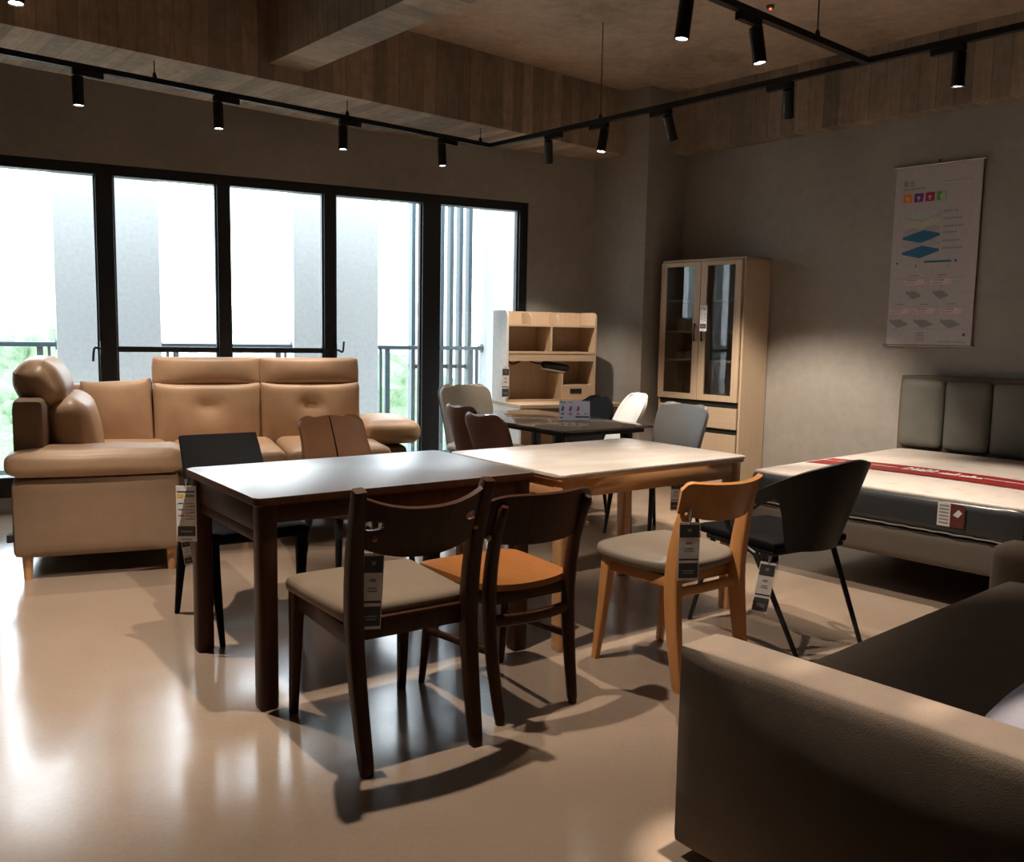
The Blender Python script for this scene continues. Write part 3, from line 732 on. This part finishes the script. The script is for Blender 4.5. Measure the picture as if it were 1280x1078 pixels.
# ------------------------------------------------------------------ bed (frame: right wall; x along it, y into it)
def bed():
    t = thing('bed', 'grey upholstered bed against the right wall', 'bed', W0, AR)
    hb = NB(); soft(hb, (1.98, -.06, .60), (1.62, .09, .94), .03, .002, 6); o = obj('headboard', hb, M['hb_side'], t)
    for i in range(5):
        b = NB(); w = 1.56/5; soft(b, (1.20+w*(i+.5), -.115, .80), (w-.004, .08, .48), .035, (.0, .018, .004), 8); obj('headboard_panel', b, M['hb'], o)
    b = NB(); soft(b, (1.98, -1.06, .275), (1.52, 1.90, .17), .03, .002, 6); obj('bed_base', b, M['bedframe'], t)
    for x in (1.32, 2.64):
        for y in (-1.9, -.25):
            b = NB(); bx(b, x-.04, x+.04, y-.04, y+.04, 0, .19, .005); obj('leg', b, M['rubber'], t)
bed()
def mattress():
    t = thing('mattress', 'plastic wrapped mattress with a white top and dark sides, on the grey bed', 'mattress', W0, AR)
    def sag(o, q): o.z -= .02*max(0, abs(q.x)-.85)/.15+.0; return o
    b = NB(); soft(b, (1.98, -1.09, .4525), (1.50, 1.84, .185), .045, (.006, .006, .010), 14); obj('border', b, M['mattress_side'], t)
    b = NB(); soft(b, (1.98, -1.09, .535), (1.47, 1.81, .035), .017, (.0, .0, .014), 14); obj('top_panel', b, M['tick'], t)
    # red printed band with white line and script lettering
    zt = lambda x: .5535+.0135*(1-((x-1.98)/.735)**2)
    b = NB(); y0, y1 = -1.50, -1.20
    pc = []
    for i in range(31):
        x = 1.25+1.46*i/30; pc.append((x, zt(x)+.001 if 0 < i < 30 else .535))
    def band(ya, yb, lift, mi, i0=0, i1=30):
        vs = [(b.verts.new((x, ya, z+lift)), b.verts.new((x, yb, z+lift))) for x, z in pc[i0:i1+1]]
        for (a, a2), (c, c2) in zip(vs, vs[1:]): f = b.faces.new((a, c, c2, a2)); f.material_index = mi
    band(y0, y1, .001, 0); band(-1.335, -1.322, .0025, 1, 1, 11); band(-1.335, -1.322, .0025, 1, 21, 29)
    def stroke(pts, w=.008):
        P = curve_pts([(x, y, 0) for x, y in pts], 5)
        for p, q in zip(P, P[1:]):
            d = (q-p); n = V((-d.y, d.x, 0)).normalized()*w/2; z = lambda v: zt(v.x)+.0045
            f = b.faces.new([b.verts.new((v.x, v.y, z(v))) for v in (p-n, q-n, q+n, p+n)]); f.material_index = 1
    xx = 1.83
    for k, (wd, hh) in enumerate((a_*.85, b_) for a_, b_ in ((.05, .11), (.04, .10), (.04, .09), (.045, .11), (.05, .11), (.03, .05), (.03, .06), (.035, .05), (.02, .10), (.03, .05), (.03, .05), (.02, .09), (.03, .05), (.035, .05))):
        if k in (5, 9): xx += .016
        ym = -1.375; stroke([(xx, ym), (xx+wd*.3, ym+hh), (xx+wd*.6, ym+hh*.55), (xx+wd*.35, ym+hh*.1), (xx+wd, ym+.012)], .009); xx += wd
    obj('band', b, [M['red'], M['white']], t, False)
    # sewn label on the foot side
    b = NB(); o = V((2.33, -2.022, .41)); ux = V((1, 0, 0)); uz = V((0, 0, 1))
    quad(b, o, ux, uz, 0, .13, 0, .115, 1); quad(b, o+V((0, -.001, 0)), ux, uz, .062, .13, 0, .115, 0)
    for i in range(6): quad(b, o+V((0, -.001, 0)), ux, uz, .008, .055, .012+i*.017, .020+i*.017, 2)
    poly(b, o+V((0, -.002, 0)), ux, uz, [(.075, .06), (.10, .05), (.12, .075), (.10, .09)], 1)
    obj('sewn_label', b, [M['label_red'], M['white'], M['card_grey']], t, False)
    # clear plastic fold line along the foot
    b = NB(); tube(b, [(1.26+1.44*i/40, -2.012+.003*math.sin(i*1.3), .372+.002*math.sin(i*2.1)) for i in range(41)], .004, 6); obj('plastic_seam', b, M['card_grey'], t)
mattress()

# ------------------------------------------------------------------ tall cabinet (frame: right wall)
def cabinet():
    t = thing('display_cabinet', 'tall pale oak cabinet with two glass doors against the right wall', 'cabinet', W0, AR)
    K = M['oak']; x0, x1, y0, y1 = -.845, .0, -.36, -.015
    b = NB()
    for xa, xb in ((x0, x0+.02), (x1-.02, x1)): bx(b, xa, xb, y0, y1, .06, 1.95, .002)
    bx(b, x0, x1, y0, y1, 1.93, 1.95, .002); bx(b, x0, x1, y0, y1, .06, .085); bx(b, x0+.02, x1-.02, y0+.02, y1, .745, .765); bx(b, x0+.02, x1-.02, y1-.015, y1, .085, 1.93)
    obj('carcass', b, K, t, False)
    for z in (1.10, 1.34, 1.60):
        b = NB(); bx(b, x0+.02, x1-.02, y0+.03, y1-.015, z, z+.018); obj('shelf', b, M['oak_h'], t, False)
    xm = (x0+x1)/2
    for a, c, side in ((x0+.004, xm-.003, -1), (xm+.003, x1-.024, 1)):
        d = NB(); fw = .062; z0, z1 = .785, 1.925
        for xa, xb in ((a, a+fw), (c-fw, c)): bx(d, xa, xb, y0-.022, y0-.001, z0, z1, .002)
        bx(d, a+fw, c-fw, y0-.022, y0-.001, z1-fw*.55, z1, .002); bx(d, a+fw, c-fw, y0-.022, y0-.001, z0, z0+fw*.8, .002)
        d = obj('door', d, K, t, False)
        g = NB(); bx(g, a+fw, c-fw, y0-.014, y0-.009, z0+fw*.8, z1-fw*.55); obj('pane', g, M['cabglass'], d, False)
        h = NB(); hx = c-.035 if side < 0 else a+.035
        bx(h, hx-.006, hx+.006, y0-.044, y0-.032, 1.27, 1.42, .003); bx(h, hx-.004, hx+.004, y0-.034, y0-.022, 1.28, 1.29); bx(h, hx-.004, hx+.004, y0-.034, y0-.022, 1.40, 1.41); obj('handle', h, M['blackmetal'], d, False)
    d = NB(); bx(d, x0+.022, x1-.024, y0-.02, y0-.001, .565, .735, .002); obj('drawer', d, M['oak_h'], t, False)
    for a, c in ((x0+.022, xm-.002), (xm+.002, x1-.024)):
        d = NB(); bx(d, a, c, y0-.02, y0-.001, .09, .52, .002); obj('door', d, K, t, False)
    b = NB(); bx(b, x0+.02, x1-.02, y0-.001, y0+.01, .525, .56); bx(b, x0+.02, x1-.02, y0-.001, y0+.01, .737, .783); obj('groove', b, M['rubber'], t, False)
    for x in (x0+.05, x1-.03):
        for y in (y0+.05, y1-.03):
            b = NB(); bx(b, x-.02, x+.02, y-.02, y+.02, 0, .06, .002); obj('foot', b, M['rubber'], t, False)
cabinet()

# ------------------------------------------------------------------ desk and its hutch
DA = R(25); D0 = V((-.043, 7.349, 0)); du = V((math.cos(DA), math.sin(DA), 0)); dv = V((-du.y, du.x, 0))
def desk():
    t = thing('writing_desk', 'pale oak writing desk by the column, left side whitened for window light', 'desk', D0, DA)
    b = NB(); bx(b, -.02, .93, -.29, .30, .72, .75, .003); obj('desktop', b, M['oak_h'], t, False)
    b = NB(); bx(b, -.018, .0, -.27, .29, 0, .72, .002); obj('side_panel', b, M['offwhite'], t, False)  # off-white here paints in the window light on the left side
    b = NB(); bx(b, .91, .928, -.27, .29, 0, .72, .002); obj('side_panel', b, M['oak'], t, False)
    b = NB(); bx(b, .0, .91, .26, .275, .25, .72); obj('back_panel', b, M['oak'], t, False)
    b = NB(); bx(b, .02, .89, -.27, -.25, .60, .715, .002); obj('drawer', b, M['taupegrey'], t, False)
desk()
def hutch():
    t = thing('desk_hutch', 'pale oak shelf hutch standing on the desk, left side whitened for window light', 'shelf unit', (D0.x, D0.y, .75), DA)
    K = M['oak']; w, d, h = .835, .28, .745; x0 = -.014
    # sides with a rounded upper front corner
    def side(xa, xb, mat):
        b = NB(); pr = [(0, 0), (d, 0), (d, h), (.05, h)]+[(.05-.05*math.sin(R(a)), h-.05+.05*math.cos(R(a))) for a in range(15, 91, 15)]
        A = [b.verts.new((xa, y, z)) for y, z in pr]; B = [b.verts.new((xb, y, z)) for y, z in pr]; n = len(pr)
        b.faces.new(A); b.faces.new(B[::-1])
        for i in range(n): b.faces.new((A[i], A[(i+1) % n], B[(i+1) % n], B[i]))
        obj('side_panel', b, mat, t, False)
    side(x0, x0+.018, M['offwhite']); side(x0+w-.018, x0+w, K)  # left side coloured off-white as lit by the window, right side plain oak
    b = NB(); bx(b, x0+.018, x0+w-.018, d-.012, d, 0, h); obj('back_panel', b, K, t, False)
    for z, th in ((.618, .018), (.395, .018)):
        b = NB(); bx(b, x0+.018, x0+w-.018, .0, d-.012, z, z+th, .001); obj('shelf', b, M['oak_h'], t, False)
    b = NB(); bx(b, x0+.018, x0+w-.018, .004, .02, .335, .395, .001); obj('fascia', b, M['oak_h'], t, False)
    b = NB(); bx(b, .385, .403, .002, d-.012, .413, .618, .001); obj('divider', b, K, t, False)
    for x in (.245, .505):
        b = NB(); pr = [(.10, .636), (d-.012, .636), (d-.012, h-.012), (.14, h-.012), (.11, h-.03), (.10, h-.06)]
        A = [b.verts.new((x, y, z)) for y, z in pr]; B = [b.verts.new((x+.012, y, z)) for y, z in pr]; n = len(pr)
        b.faces.new(A); b.faces.new(B[::-1])
        for i in range(n): b.faces.new((A[i], A[(i+1) % n], B[(i+1) % n], B[i]))
        obj('divider', b, K, t, False)
    b = NB(); bx(b, .499, .513, .002, d-.012, 0, .23, .001); obj('divider', b, K, t, False)
    b = NB(); bx(b, .513, x0+w-.018, .002, .018, .0, .135, .001); bx(b, .513, x0+w-.018, .018, d-.012, .117, .135); dr = obj('socket_box', b, M['oak_h'], t, False)
    b = NB(); bx(b, .58, .69, -.003, .003, .065, .105, .002); obj('socket_plate', b, M['rubber'], dr, False)
    b = NB(); bx(b, x0+.018, .499, .01, .024, 0, .02); obj('rail', b, M['oak_h'], t, False)
hutch()
def DP(x, y, z): p = D0+du*x+dv*y; return (p.x, p.y, z)
l = thing('clip_lamp', 'black clip lamp hanging under the hutch shelf', 'lamp', DP(.40, .09, 1.110), DA)
b = NB(); tube(b, curve_pts([(-.36, 0, -.005), (-.33, -.01, -.05), (-.26, -.01, -.03), (-.20, 0, -.012), (-.12, -.01, -.04), (-.02, -.02, -.05)], 6), .007, 8); obj('flexible_arm', b, M['rubber'], l)
b = NB(); soft(b, (.07, -.02, -.07), (.24, .09, .055), .025, .004, 8, ry(9)); obj('lamp_head', b, M['rubber'], l)
b = NB(); box(b, (.05, -.02, -.103), (.20, .07, .01), .003, ry(9)); obj('diffuser', b, M['offwhite'], l)
# sign holder on the glass table
def sign():
    p = GC+gx*.06+gy*(-.22)
    t = thing('sign_holder', 'clear acrylic holder with a pale chair leaflet on the glass table', 'sign holder', (p.x, p.y, .7505), R(2))
    b = NB(); sheet(b, lambda u, v: ((u-.5)*.205, .02+.035*v, .004+.135*v), 2, 2, .004); bx(b, -.1025, .1025, -.02, .055, 0, .004); obj('stand', b, M['acrylic'], t, False)
    b = NB(); n = V((0, .035, .135)).normalized(); o = V((-.1, .016, .006)); ux = V((1, 0, 0))
    quad(b, o, ux, n, 0, .2, 0, .128, 0)
    o2 = o+V((0, -.001, 0))
    quad(b, o2, ux, n, .006, .045, .116, .121, 1); quad(b, o2, ux, n, .06, .09, .116, .121, 2)
    for i, mi in enumerate((3, 4, 4, 5)):
        x = .022+.05*i
        if i < 3:
            poly(b, o2, ux, n, [(x-.008, .07), (x+.010, .072), (x+.008, .094), (x-.0, .094)], mi); quad(b, o2, ux, n, x-.008, x+.006, .060, .070, mi)
        quad(b, o2, ux, n, x-.010, x+.010, .038, .046, mi if i else 1)
    quad(b, o2, ux, n, .105, .195, .018, .028, 1); quad(b, o2, ux, n, .006, .02, .012, .02, 1)
    obj('leaflet', b, [M['leaflet'], M['card_dark'], M['card_grey'], M['blueprint'], M['redprint'], M['layer_c']], t, False)
sign()

# ------------------------------------------------------------------ wall poster (frame: right wall)
def poster():
    t = thing('wall_poster', 'hanging poster of mattress layers on the wall above the bed', 'poster', (WF(0, -.018)[0], WF(0, -.018)[1], 0), AR)
    x0, x1, z0, z1 = 1.010, 1.612, 1.275, 2.545; W = x1-x0; H = z1-z0
    b = NB(); bx(b, x0, x1, -.002, .002, z0, z1)
    mats = [M['poster'], M['card_dark'], M['card_grey'], M['green'], M['orange'], M['purple'], M['crimson'], M['greenpale'], M['layer_a'], M['layer_b'], M['layer_c'], M['layer_d'], M['pinkprint'], M['hb_side']]
    o = V((x0, -.0035, z0)); ux = V((1, 0, 0)); uz = V((0, 0, 1))
    X = lambda f: f*W
    Z = lambda f: H*(1-f)
    def q(xa, xb, za, zb, mi, lift=0): quad(b, o+V((0, -lift, 0)), ux, uz, X(xa), X(xb), Z(zb), Z(za), mi)
    for xa, mi in ((.10, 3), (.175, 2)):                      # two title characters as strokes
        for k in range(3): q(xa, xa+.055, .083+.010*k, .087+.010*k, mi)
        for k in range(3): q(xa+.005+.02*k, xa+.012+.02*k, .080, .110, mi)
    for k in range(8): q(.10+.034*k, .122+.034*k, .120, .131, 2)
    for k in range(16): q(.555+.021*k, .570+.021*k, .097, .102, 2)
    for k, mi in enumerate((4, 5, 6, 3)):
        xa = .105+.132*k; q(xa, xa+.108, .152, .200, mi); q(xa+.035, xa+.07, .170, .178, 12, .0008); q(xa+.045, xa+.06, .178, .192, 12, .0008)
    q(.105+.132*3+.055, .105+.132*3+.108, .152, .200, 7, .0006)
    zc = [.270, .310, .352, .385, .430, .470]
    for k in range(5, -1, -1):
        mi = (8, 9, 10, 11, 10, 11)[k]; c = zc[k]; xo = .13+.0*k
        lf = .0004*(7-k)+(.0012 if mi == 11 else 0)
        poly(b, o+V((0, -lf, 0)), ux, uz, [(X(xo), Z(c+.006)), (X(xo+.22), Z(c+.030)), (X(xo+.44), Z(c-.006)), (X(xo+.24), Z(c-.028))], mi)
        poly(b, o+V((0, -lf-.0001, 0)), ux, uz, [(X(xo), Z(c+.006)), (X(xo), Z(c+.018)), (X(xo+.22), Z(c+.042)), (X(xo+.44), Z(c+.006)), (X(xo+.44), Z(c-.006)), (X(xo+.22), Z(c+.030))], mi if mi != 8 else 10)
        for j in range(5+(k % 3)): q(.60+.034*j, .623+.034*j, c-.014, c-.003, 2)
    q(.13, .72, .528, .538, 11); q(.13, .40, .528, .538, 8, .0006); q(.065, .085, .530, .540, 1); q(.755, .78, .526, .538, 1); q(.30, .31, .545, .560, 1)
    for k, (xc, row) in enumerate(((.30, 0), (.62, 0), (.14, 1), (.44, 1), (.75, 1))):
        zz = .605 if row == 0 else .765
        q(xc-.05, xc+.05, zz, zz+.006, 2)
        q(xc-.12, xc+.12, zz+.024, zz+.055, 12)
        for j in range(5): q(xc-.09+.026*j, xc-.072+.026*j, zz+.026, zz+.034, 2, .0006); q(xc-.11+.026*j, xc-.095+.026*j, zz+.042, zz+.049, 2, .0006)
        c = zz+.105; s = .09 if row == 0 else .115
        poly(b, o, ux, uz, [(X(xc-s), Z(c-.012)), (X(xc-.1*s), Z(c+.024)), (X(xc+s), Z(c+.006)), (X(xc+.1*s), Z(c-.018))], 2)
        poly(b, o+V((0, -.0005, 0)), ux, uz, [(X(xc-s), Z(c-.024)), (X(xc-s), Z(c-.004)), (X(xc-.1*s), Z(c+.032)), (X(xc+s), Z(c+.014)), (X(xc+s), Z(c+.006)), (X(xc-.1*s), Z(c+.018))], 2)
    q(.04, .93, .622, .6235, 2); q(.04, .93, .782, .7835, 2); q(.04, .96, .905, .9065, 2)
    for k in range(4): q(.36, .46, .925+.013*k, .931+.013*k, 2)
    for k in range(12): q(.62+.027*k, .64+.027*k, .972, .979, 2)
    c0 = [(X(.915)+.011*math.cos(a*PI/6), Z(.935)+.011*math.sin(a*PI/6)) for a in range(12)]; poly(b, o, ux, uz, c0, 5)
    obj('sheet', b, mats, t, False)
    for z, nm in ((z1, 'top_rod'), (z0, 'bottom_rod')):
        b = NB(); tube(b, [(x0-.02, 0, z), (x1+.02, 0, z)], .008, 10, (0, 0, 1)); obj(nm, b, M['chrome'], t)
    b = NB(); tube(b, [((x0+x1)/2, 0, z1), ((x0+x1)/2, .015, z1+.03)], .005, 6); obj('hook', b, M['blackmetal'], t)
    for x in (x0, x1):
        b = NB(); bx(b, x-.003, x+.006, .003, .010, z0, z1); obj('edge_trim', b, M['hb_side'], t, False)
poster()

# ------------------------------------------------------------------ price tags
def price_tag(name, label, loc, yaw, w=.058, h=.20, style=0, tilt=0, cord=.05, lean=0):
    """card hanging from a cord; loc is the top of the cord"""
    t = thing(name, label, 'price tag', loc, yaw, 'price tags'); t.rotation_euler = (lean, tilt, yaw)
    b = NB(); tube(b, [(-.004, 0, 0), (0, -.002, -cord-.008)], .0012, 5); tube(b, [(.004, 0, 0), (0, -.002, -cord-.008)], .0012, 5); obj('cord', b, M['card_grey'], t)
    b = NB(); bx(b, -w/2, w/2, -.0008, .0008, -cord-h, -cord)
    o0 = V((-w/2, 0, -cord-h)); uz = V((0, 0, 1))
    for sgn in (-1, 1):
        o = o0+V((0, sgn*.0014, 0)); ux = V((1, 0, 0))
        if sgn > 0: o = o+V((w, 0, 0)); ux = V((-1, 0, 0))
        qq = lambda xa, xb, za, zb, mi, l=0: quad(b, o+V((0, sgn*l, 0)), ux, uz, xa*w, xb*w, za*h, zb*h, mi)
        if style == 0:          # dark top block, white middle with small print, dark foot
            qq(.04, .96, .74, .96, 1); qq(.4, .6, .84, .89, 2, .0005); qq(.04, .96, .04, .30, 1); qq(.2, .8, .16, .18, 2, .0005); qq(.25, .75, .12, .14, 2, .0005)
            qq(.04, .96, .345, .375, 1); qq(.35, .65, .62, .66, 2); qq(.3, .7, .53, .55, 2); qq(.25, .75, .49, .51, 2)
        else:                   # long price card with rows, an amber flash and a dark foot
            qq(.06, .94, .885, .91, 1); qq(.08, .40, .79, .86, 3); qq(.48, .92, .80, .85, 2)
            for i in range(3):
                z = .68-.11*i; qq(.10, .36, z, z+.018, 1); qq(.45, .92, z, z+.014, 2); qq(.65, .92, z-.04, z-.027, 2); qq(.45, .92, z-.06, z-.048, 4)
            qq(.06, .94, .10, .28, 1); qq(.2, .8, .17, .20, 2, .0005); qq(.25, .75, .03, .05, 2)
    obj('card', b, [M['white'], M['card_dark'], M['card_grey'], M['yellow'], M['redprint']], t, False)
    return t
price_tag('price_tag', 'long white price card hanging from the left corner of the dark table', (-1.290, 3.535, .715), R(5), .078, .225, 1, 0, .028)
price_tag('price_tag', 'black and white card hanging on the back of the dark walnut chair in front', (-.402, 2.640, .70), R(20), .062, .235, 0, R(3), .045)
price_tag('price_tag', 'black and white card hanging from the light oak chair', (.640, 3.165, .700), R(8), .078, .212, 0, 0, .045)
price_tag('price_tag', 'tilted card hanging under the seat of the black tub armchair', (1.068, 3.63, .425), R(-4), .066, .215, 0, R(8), .03)
price_tag('price_tag', 'card with two dark blocks on the whitened left side of the desk hutch', (-.060, 7.325, 1.045), R(25), .064, .245, 0, 0, .012)
price_tag('price_tag', 'small pale card hanging on the glass door handle of the tall cabinet', (1.488, 7.155, 1.575), R(-42), .06, .20, 1, 0, .02)
price_tag('price_tag', 'card hanging under the grey leather chair by the tall cabinet', (1.035, 5.60, .43), R(5), .062, .185, 0, 0, .025)
price_tag('price_tag', 'narrow card hanging against a leg of the black leather chair', (-1.453, 3.95, .385), R(30), .036, .11, 0, R(-8), .02)

# ------------------------------------------------------------------ track lighting
ZT = 2.75
def track(name_label, p0, p1, rods):
    t = thing('light_track', name_label, 'light track', (p0[0], p0[1], ZT))
    a = V((p0[0], p0[1], ZT)); e = V((p1[0], p1[1], ZT)); L = (e-a).length; ang = math.atan2(e.y-a.y, e.x-a.x); t.rotation_euler = (0, 0, ang)
    b = NB(); bx(b, 0, L, -.018, .018, -.012, .018); obj('rail', b, M['lampblack'], t, False)
    b = NB(); bx(b, 0, L, -.0165, .0165, .0175, .0195); obj('rail_top', b, M['trackgrey'], t, False)
    for x, top in rods:
        b = NB(); tube(b, [(x, 0, .015), (x, 0, top-ZT)], .004, 6); obj('hanger_rod', b, M['trackgrey'], t)
        b = NB(); tube(b, [(x, 0, .018), (x, 0, .05)], [.016, .008], 8); obj('rod_clamp', b, M['lampblack'], t)
TN, TS = -1.918, -1.313
track('black light track hung close under the deep beam along the windows', WF(TS, TN-.02), WF(TS, -10.8), [(.08, 2.87), (1.25, 2.87), (2.55, 2.87), (4.0, 2.87), (6.0, 2.87), (8.0, 2.87)])
track('long black light track hung on rods parallel to the bed wall', WF(TS-.018, TN), WF(7.5, TN), [(1.19, SLAB), (5.6, SLAB)])
track('black light track branching from the long one towards the top edge', WF(1.765, TN-.018), WF(1.765, -9.0), [(.47, SLAB), (3.3, SLAB), (5.6, SLAB)])
track('black light track crossing overhead at the top left edge', WF(-.75, -5.57), WF(1.74, -5.57), [(.6, SLAB), (2.2, SLAB)])

def spotlight(label, s, n, along, aim, watts, tone=(1, .84, .68), size=62, side=1, blend=.5):
    """track spotlight: adapter under the track, joint, cylinder head turned along aim, lit lens"""
    p = V(WF(s, n, ZT)); t = thing('track_spotlight', label, 'spotlight', p, 0, 'black track spotlights')
    d = (nR if along == 'T' else dR)*side
    ang = math.atan2(d.y, d.x)
    b = NB(); box(b, V((0, 0, -.030))-d*.055, (.165, .034, .034), .004, Matrix.Rotation(ang, 3, 'Z')); obj('adapter', b, M['lampblack'], t, False)
    b = NB(); tube(b, [(0, 0, -.03), (0, 0, -.062)], .010, 10); obj('joint', b, M['lampblack'], t)
    a = V(aim).normalized(); j = V((0, 0, -.055)); e = j+a*.155
    b = NB(); u = a.orthogonal().normalized(); w = a.cross(u)
    ring = lambda c, r: [c+(u*math.cos(2*PI*k/24)+w*math.sin(2*PI*k/24))*r for k in range(24)]
    rings(b, [ring(j+a*-.006, .022), ring(j, .031), ring(e, .031), ring(e, .026), ring(e-a*.006, .0255)], False)
    b.faces.new([v for v in b.verts][:24]); obj('head', b, M['lampblack'], t)
    b = NB(); b.faces.new([b.verts.new(q) for q in ring(e-a*.005, .0255)]); obj('lens', b, M['lens'], t, False)
    L = bpy.data.lights.new('bulb', 'SPOT'); L.energy = watts; L.color = tone; L.spot_size = R(size); L.spot_blend = blend; L.shadow_soft_size = .022
    lo = bpy.data.objects.new('bulb', L); C.objects.link(lo); lo.parent = t; lo.location = e+a*.012
    lo.rotation_euler = a.to_track_quat('-Z', 'Y').to_euler()
    return t
WL = 1.0
DN = (0, 0, -1)
spotlight('lit black spotlight on the window track, above the left end of the sofa', TS, -4.916, 'T', (0, .02, -1), 90*WL, side=-1)
spotlight('lit black spotlight on the window track, second from the left', TS, -4.104, 'T', (.02, .02, -1), 90*WL, side=-1)
spotlight('lit black spotlight on the window track, third from the left', TS, -3.221, 'T', DN, 90*WL, side=-1)
spotlight('lit black spotlight on the window track, nearest the track corner', TS, -2.385, 'T', (.05, 0, -1), 90*WL, side=-1)
spotlight('slim black spotlight turned away, first from the corner on the long track', -.654, TN, 'R', (.06, .45, -1), 115*WL, side=-1)
spotlight('lit black spotlight on the long track, beside the hanging rod', -.099, TN, 'R', (-.14, -.08, -1), 170*WL)
spotlight('black spotlight tilted towards the tall cabinet on the long track', .441, TN, 'R', (.36, .35, -1), 190*WL)
spotlight('black spotlight facing the bed wall, above the tall cabinet side', 1.306, TN, 'R', (.20, .55, -1), 190*WL)
spotlight('lit black spotlight on the long track, above the wall poster', 2.238, TN, 'R', (.05, .10, -1), 230*WL)
spotlight('lit black spotlight at the top edge, left on the branching track', 1.765, -3.408, 'T', (-.10, .02, -1), 150*WL)
spotlight('lit black spotlight on the branching track, nearest the long track', 1.765, -2.915, 'T', (.16, -.03, -1), 150*WL)
spotlight('black spotlight of the branching track above the dark table, out of frame', 1.765, -4.92, 'T', (-.02, .20, -1), 205*WL, size=94)
spotlight('lit black spotlight cut off by the top left edge', .236, -5.57, 'R', (.03, -.05, -1), 270*WL, size=70)
spotlight('black spotlight added as unseen fill on the branching track', 1.765, -6.6, 'T', (-.3, .0, -1), 40*WL, size=80)  # unseen lamp added as general fill
track('black light track added for the sofa arm spotlights, out of frame', WF(1.785, -4.645), WF(6.5, -4.645), [(.6, SLAB), (3.0, SLAB)])
for k, ss in enumerate((3.02, 3.33, 3.64)):  # three unseen beams added to brighten the top of the near arm
    spotlight('unseen narrow spotlight added to brighten the foreground sofa arm, %s' % ('nearest the dark table', 'in the middle of three', 'nearest the right edge')[k], ss, -4.645, 'R', (0, 0, -1), 480*WL, size=13, blend=.7)

b = NB(); tube(b, [(0, 0, 0), (0, 0, -.02)], [.028, .022], 20); t = thing('smoke_detector', 'small ceiling detector with a red light at the top edge', 'smoke detector', WF(.66, -1.28, SLAB))
t.location = (1.583, 5.966, SLAB)
obj('housing', b, M['trackgrey'], t); b = NB(); bmesh.ops.create_uvsphere(b, u_segments=8, v_segments=6, radius=.009, matrix=Matrix.Translation((0, -.008, -.021))); obj('indicator', b, M['redled'], t)

# ------------------------------------------------------------------ daylight
w = bpy.data.worlds.new('overcast_sky'); sc.world = w; w.use_nodes = True
bg = w.node_tree.nodes['Background']; bg.inputs[0].default_value = (.82, .93, 1, 1); bg.inputs[1].default_value = 8.0

# ------------------------------------------------------------------ camera
f, pi_, ro, h = 1128.593, .10865, .01824, 1.316
fw = V((0, math.cos(pi_), -math.sin(pi_))); r0 = V((1, 0, 0)); u0 = r0.cross(fw)
r2 = r0*math.cos(ro)+u0*math.sin(ro); u2 = u0*math.cos(ro)-r0*math.sin(ro)
cd = bpy.data.cameras.new('camera'); cd.sensor_fit = 'HORIZONTAL'; cd.sensor_width = 36; cd.lens = f/1280*36; cd.clip_end = 500; cd.clip_start = .05
co = bpy.data.objects.new('camera', cd); C.objects.link(co)
m = Matrix((r2, u2, -fw)).transposed().to_4x4(); m.translation = V((0, 0, h)); co.matrix_world = m
sc.camera = co
sc.view_settings.view_transform = 'Standard'; sc.view_settings.look = 'None'; sc.view_settings.gamma = 1; sc.view_settings.exposure = 0
sc.view_settings.use_curve_mapping = False
sc.cycles.use_denoising = True
sc.cycles.max_bounces = 8; sc.cycles.diffuse_bounces = 5; sc.cycles.transparent_max_bounces = 12
sc.cycles.caustics_reflective = False; sc.cycles.caustics_refractive = False; sc.cycles.sample_clamp_indirect = 6
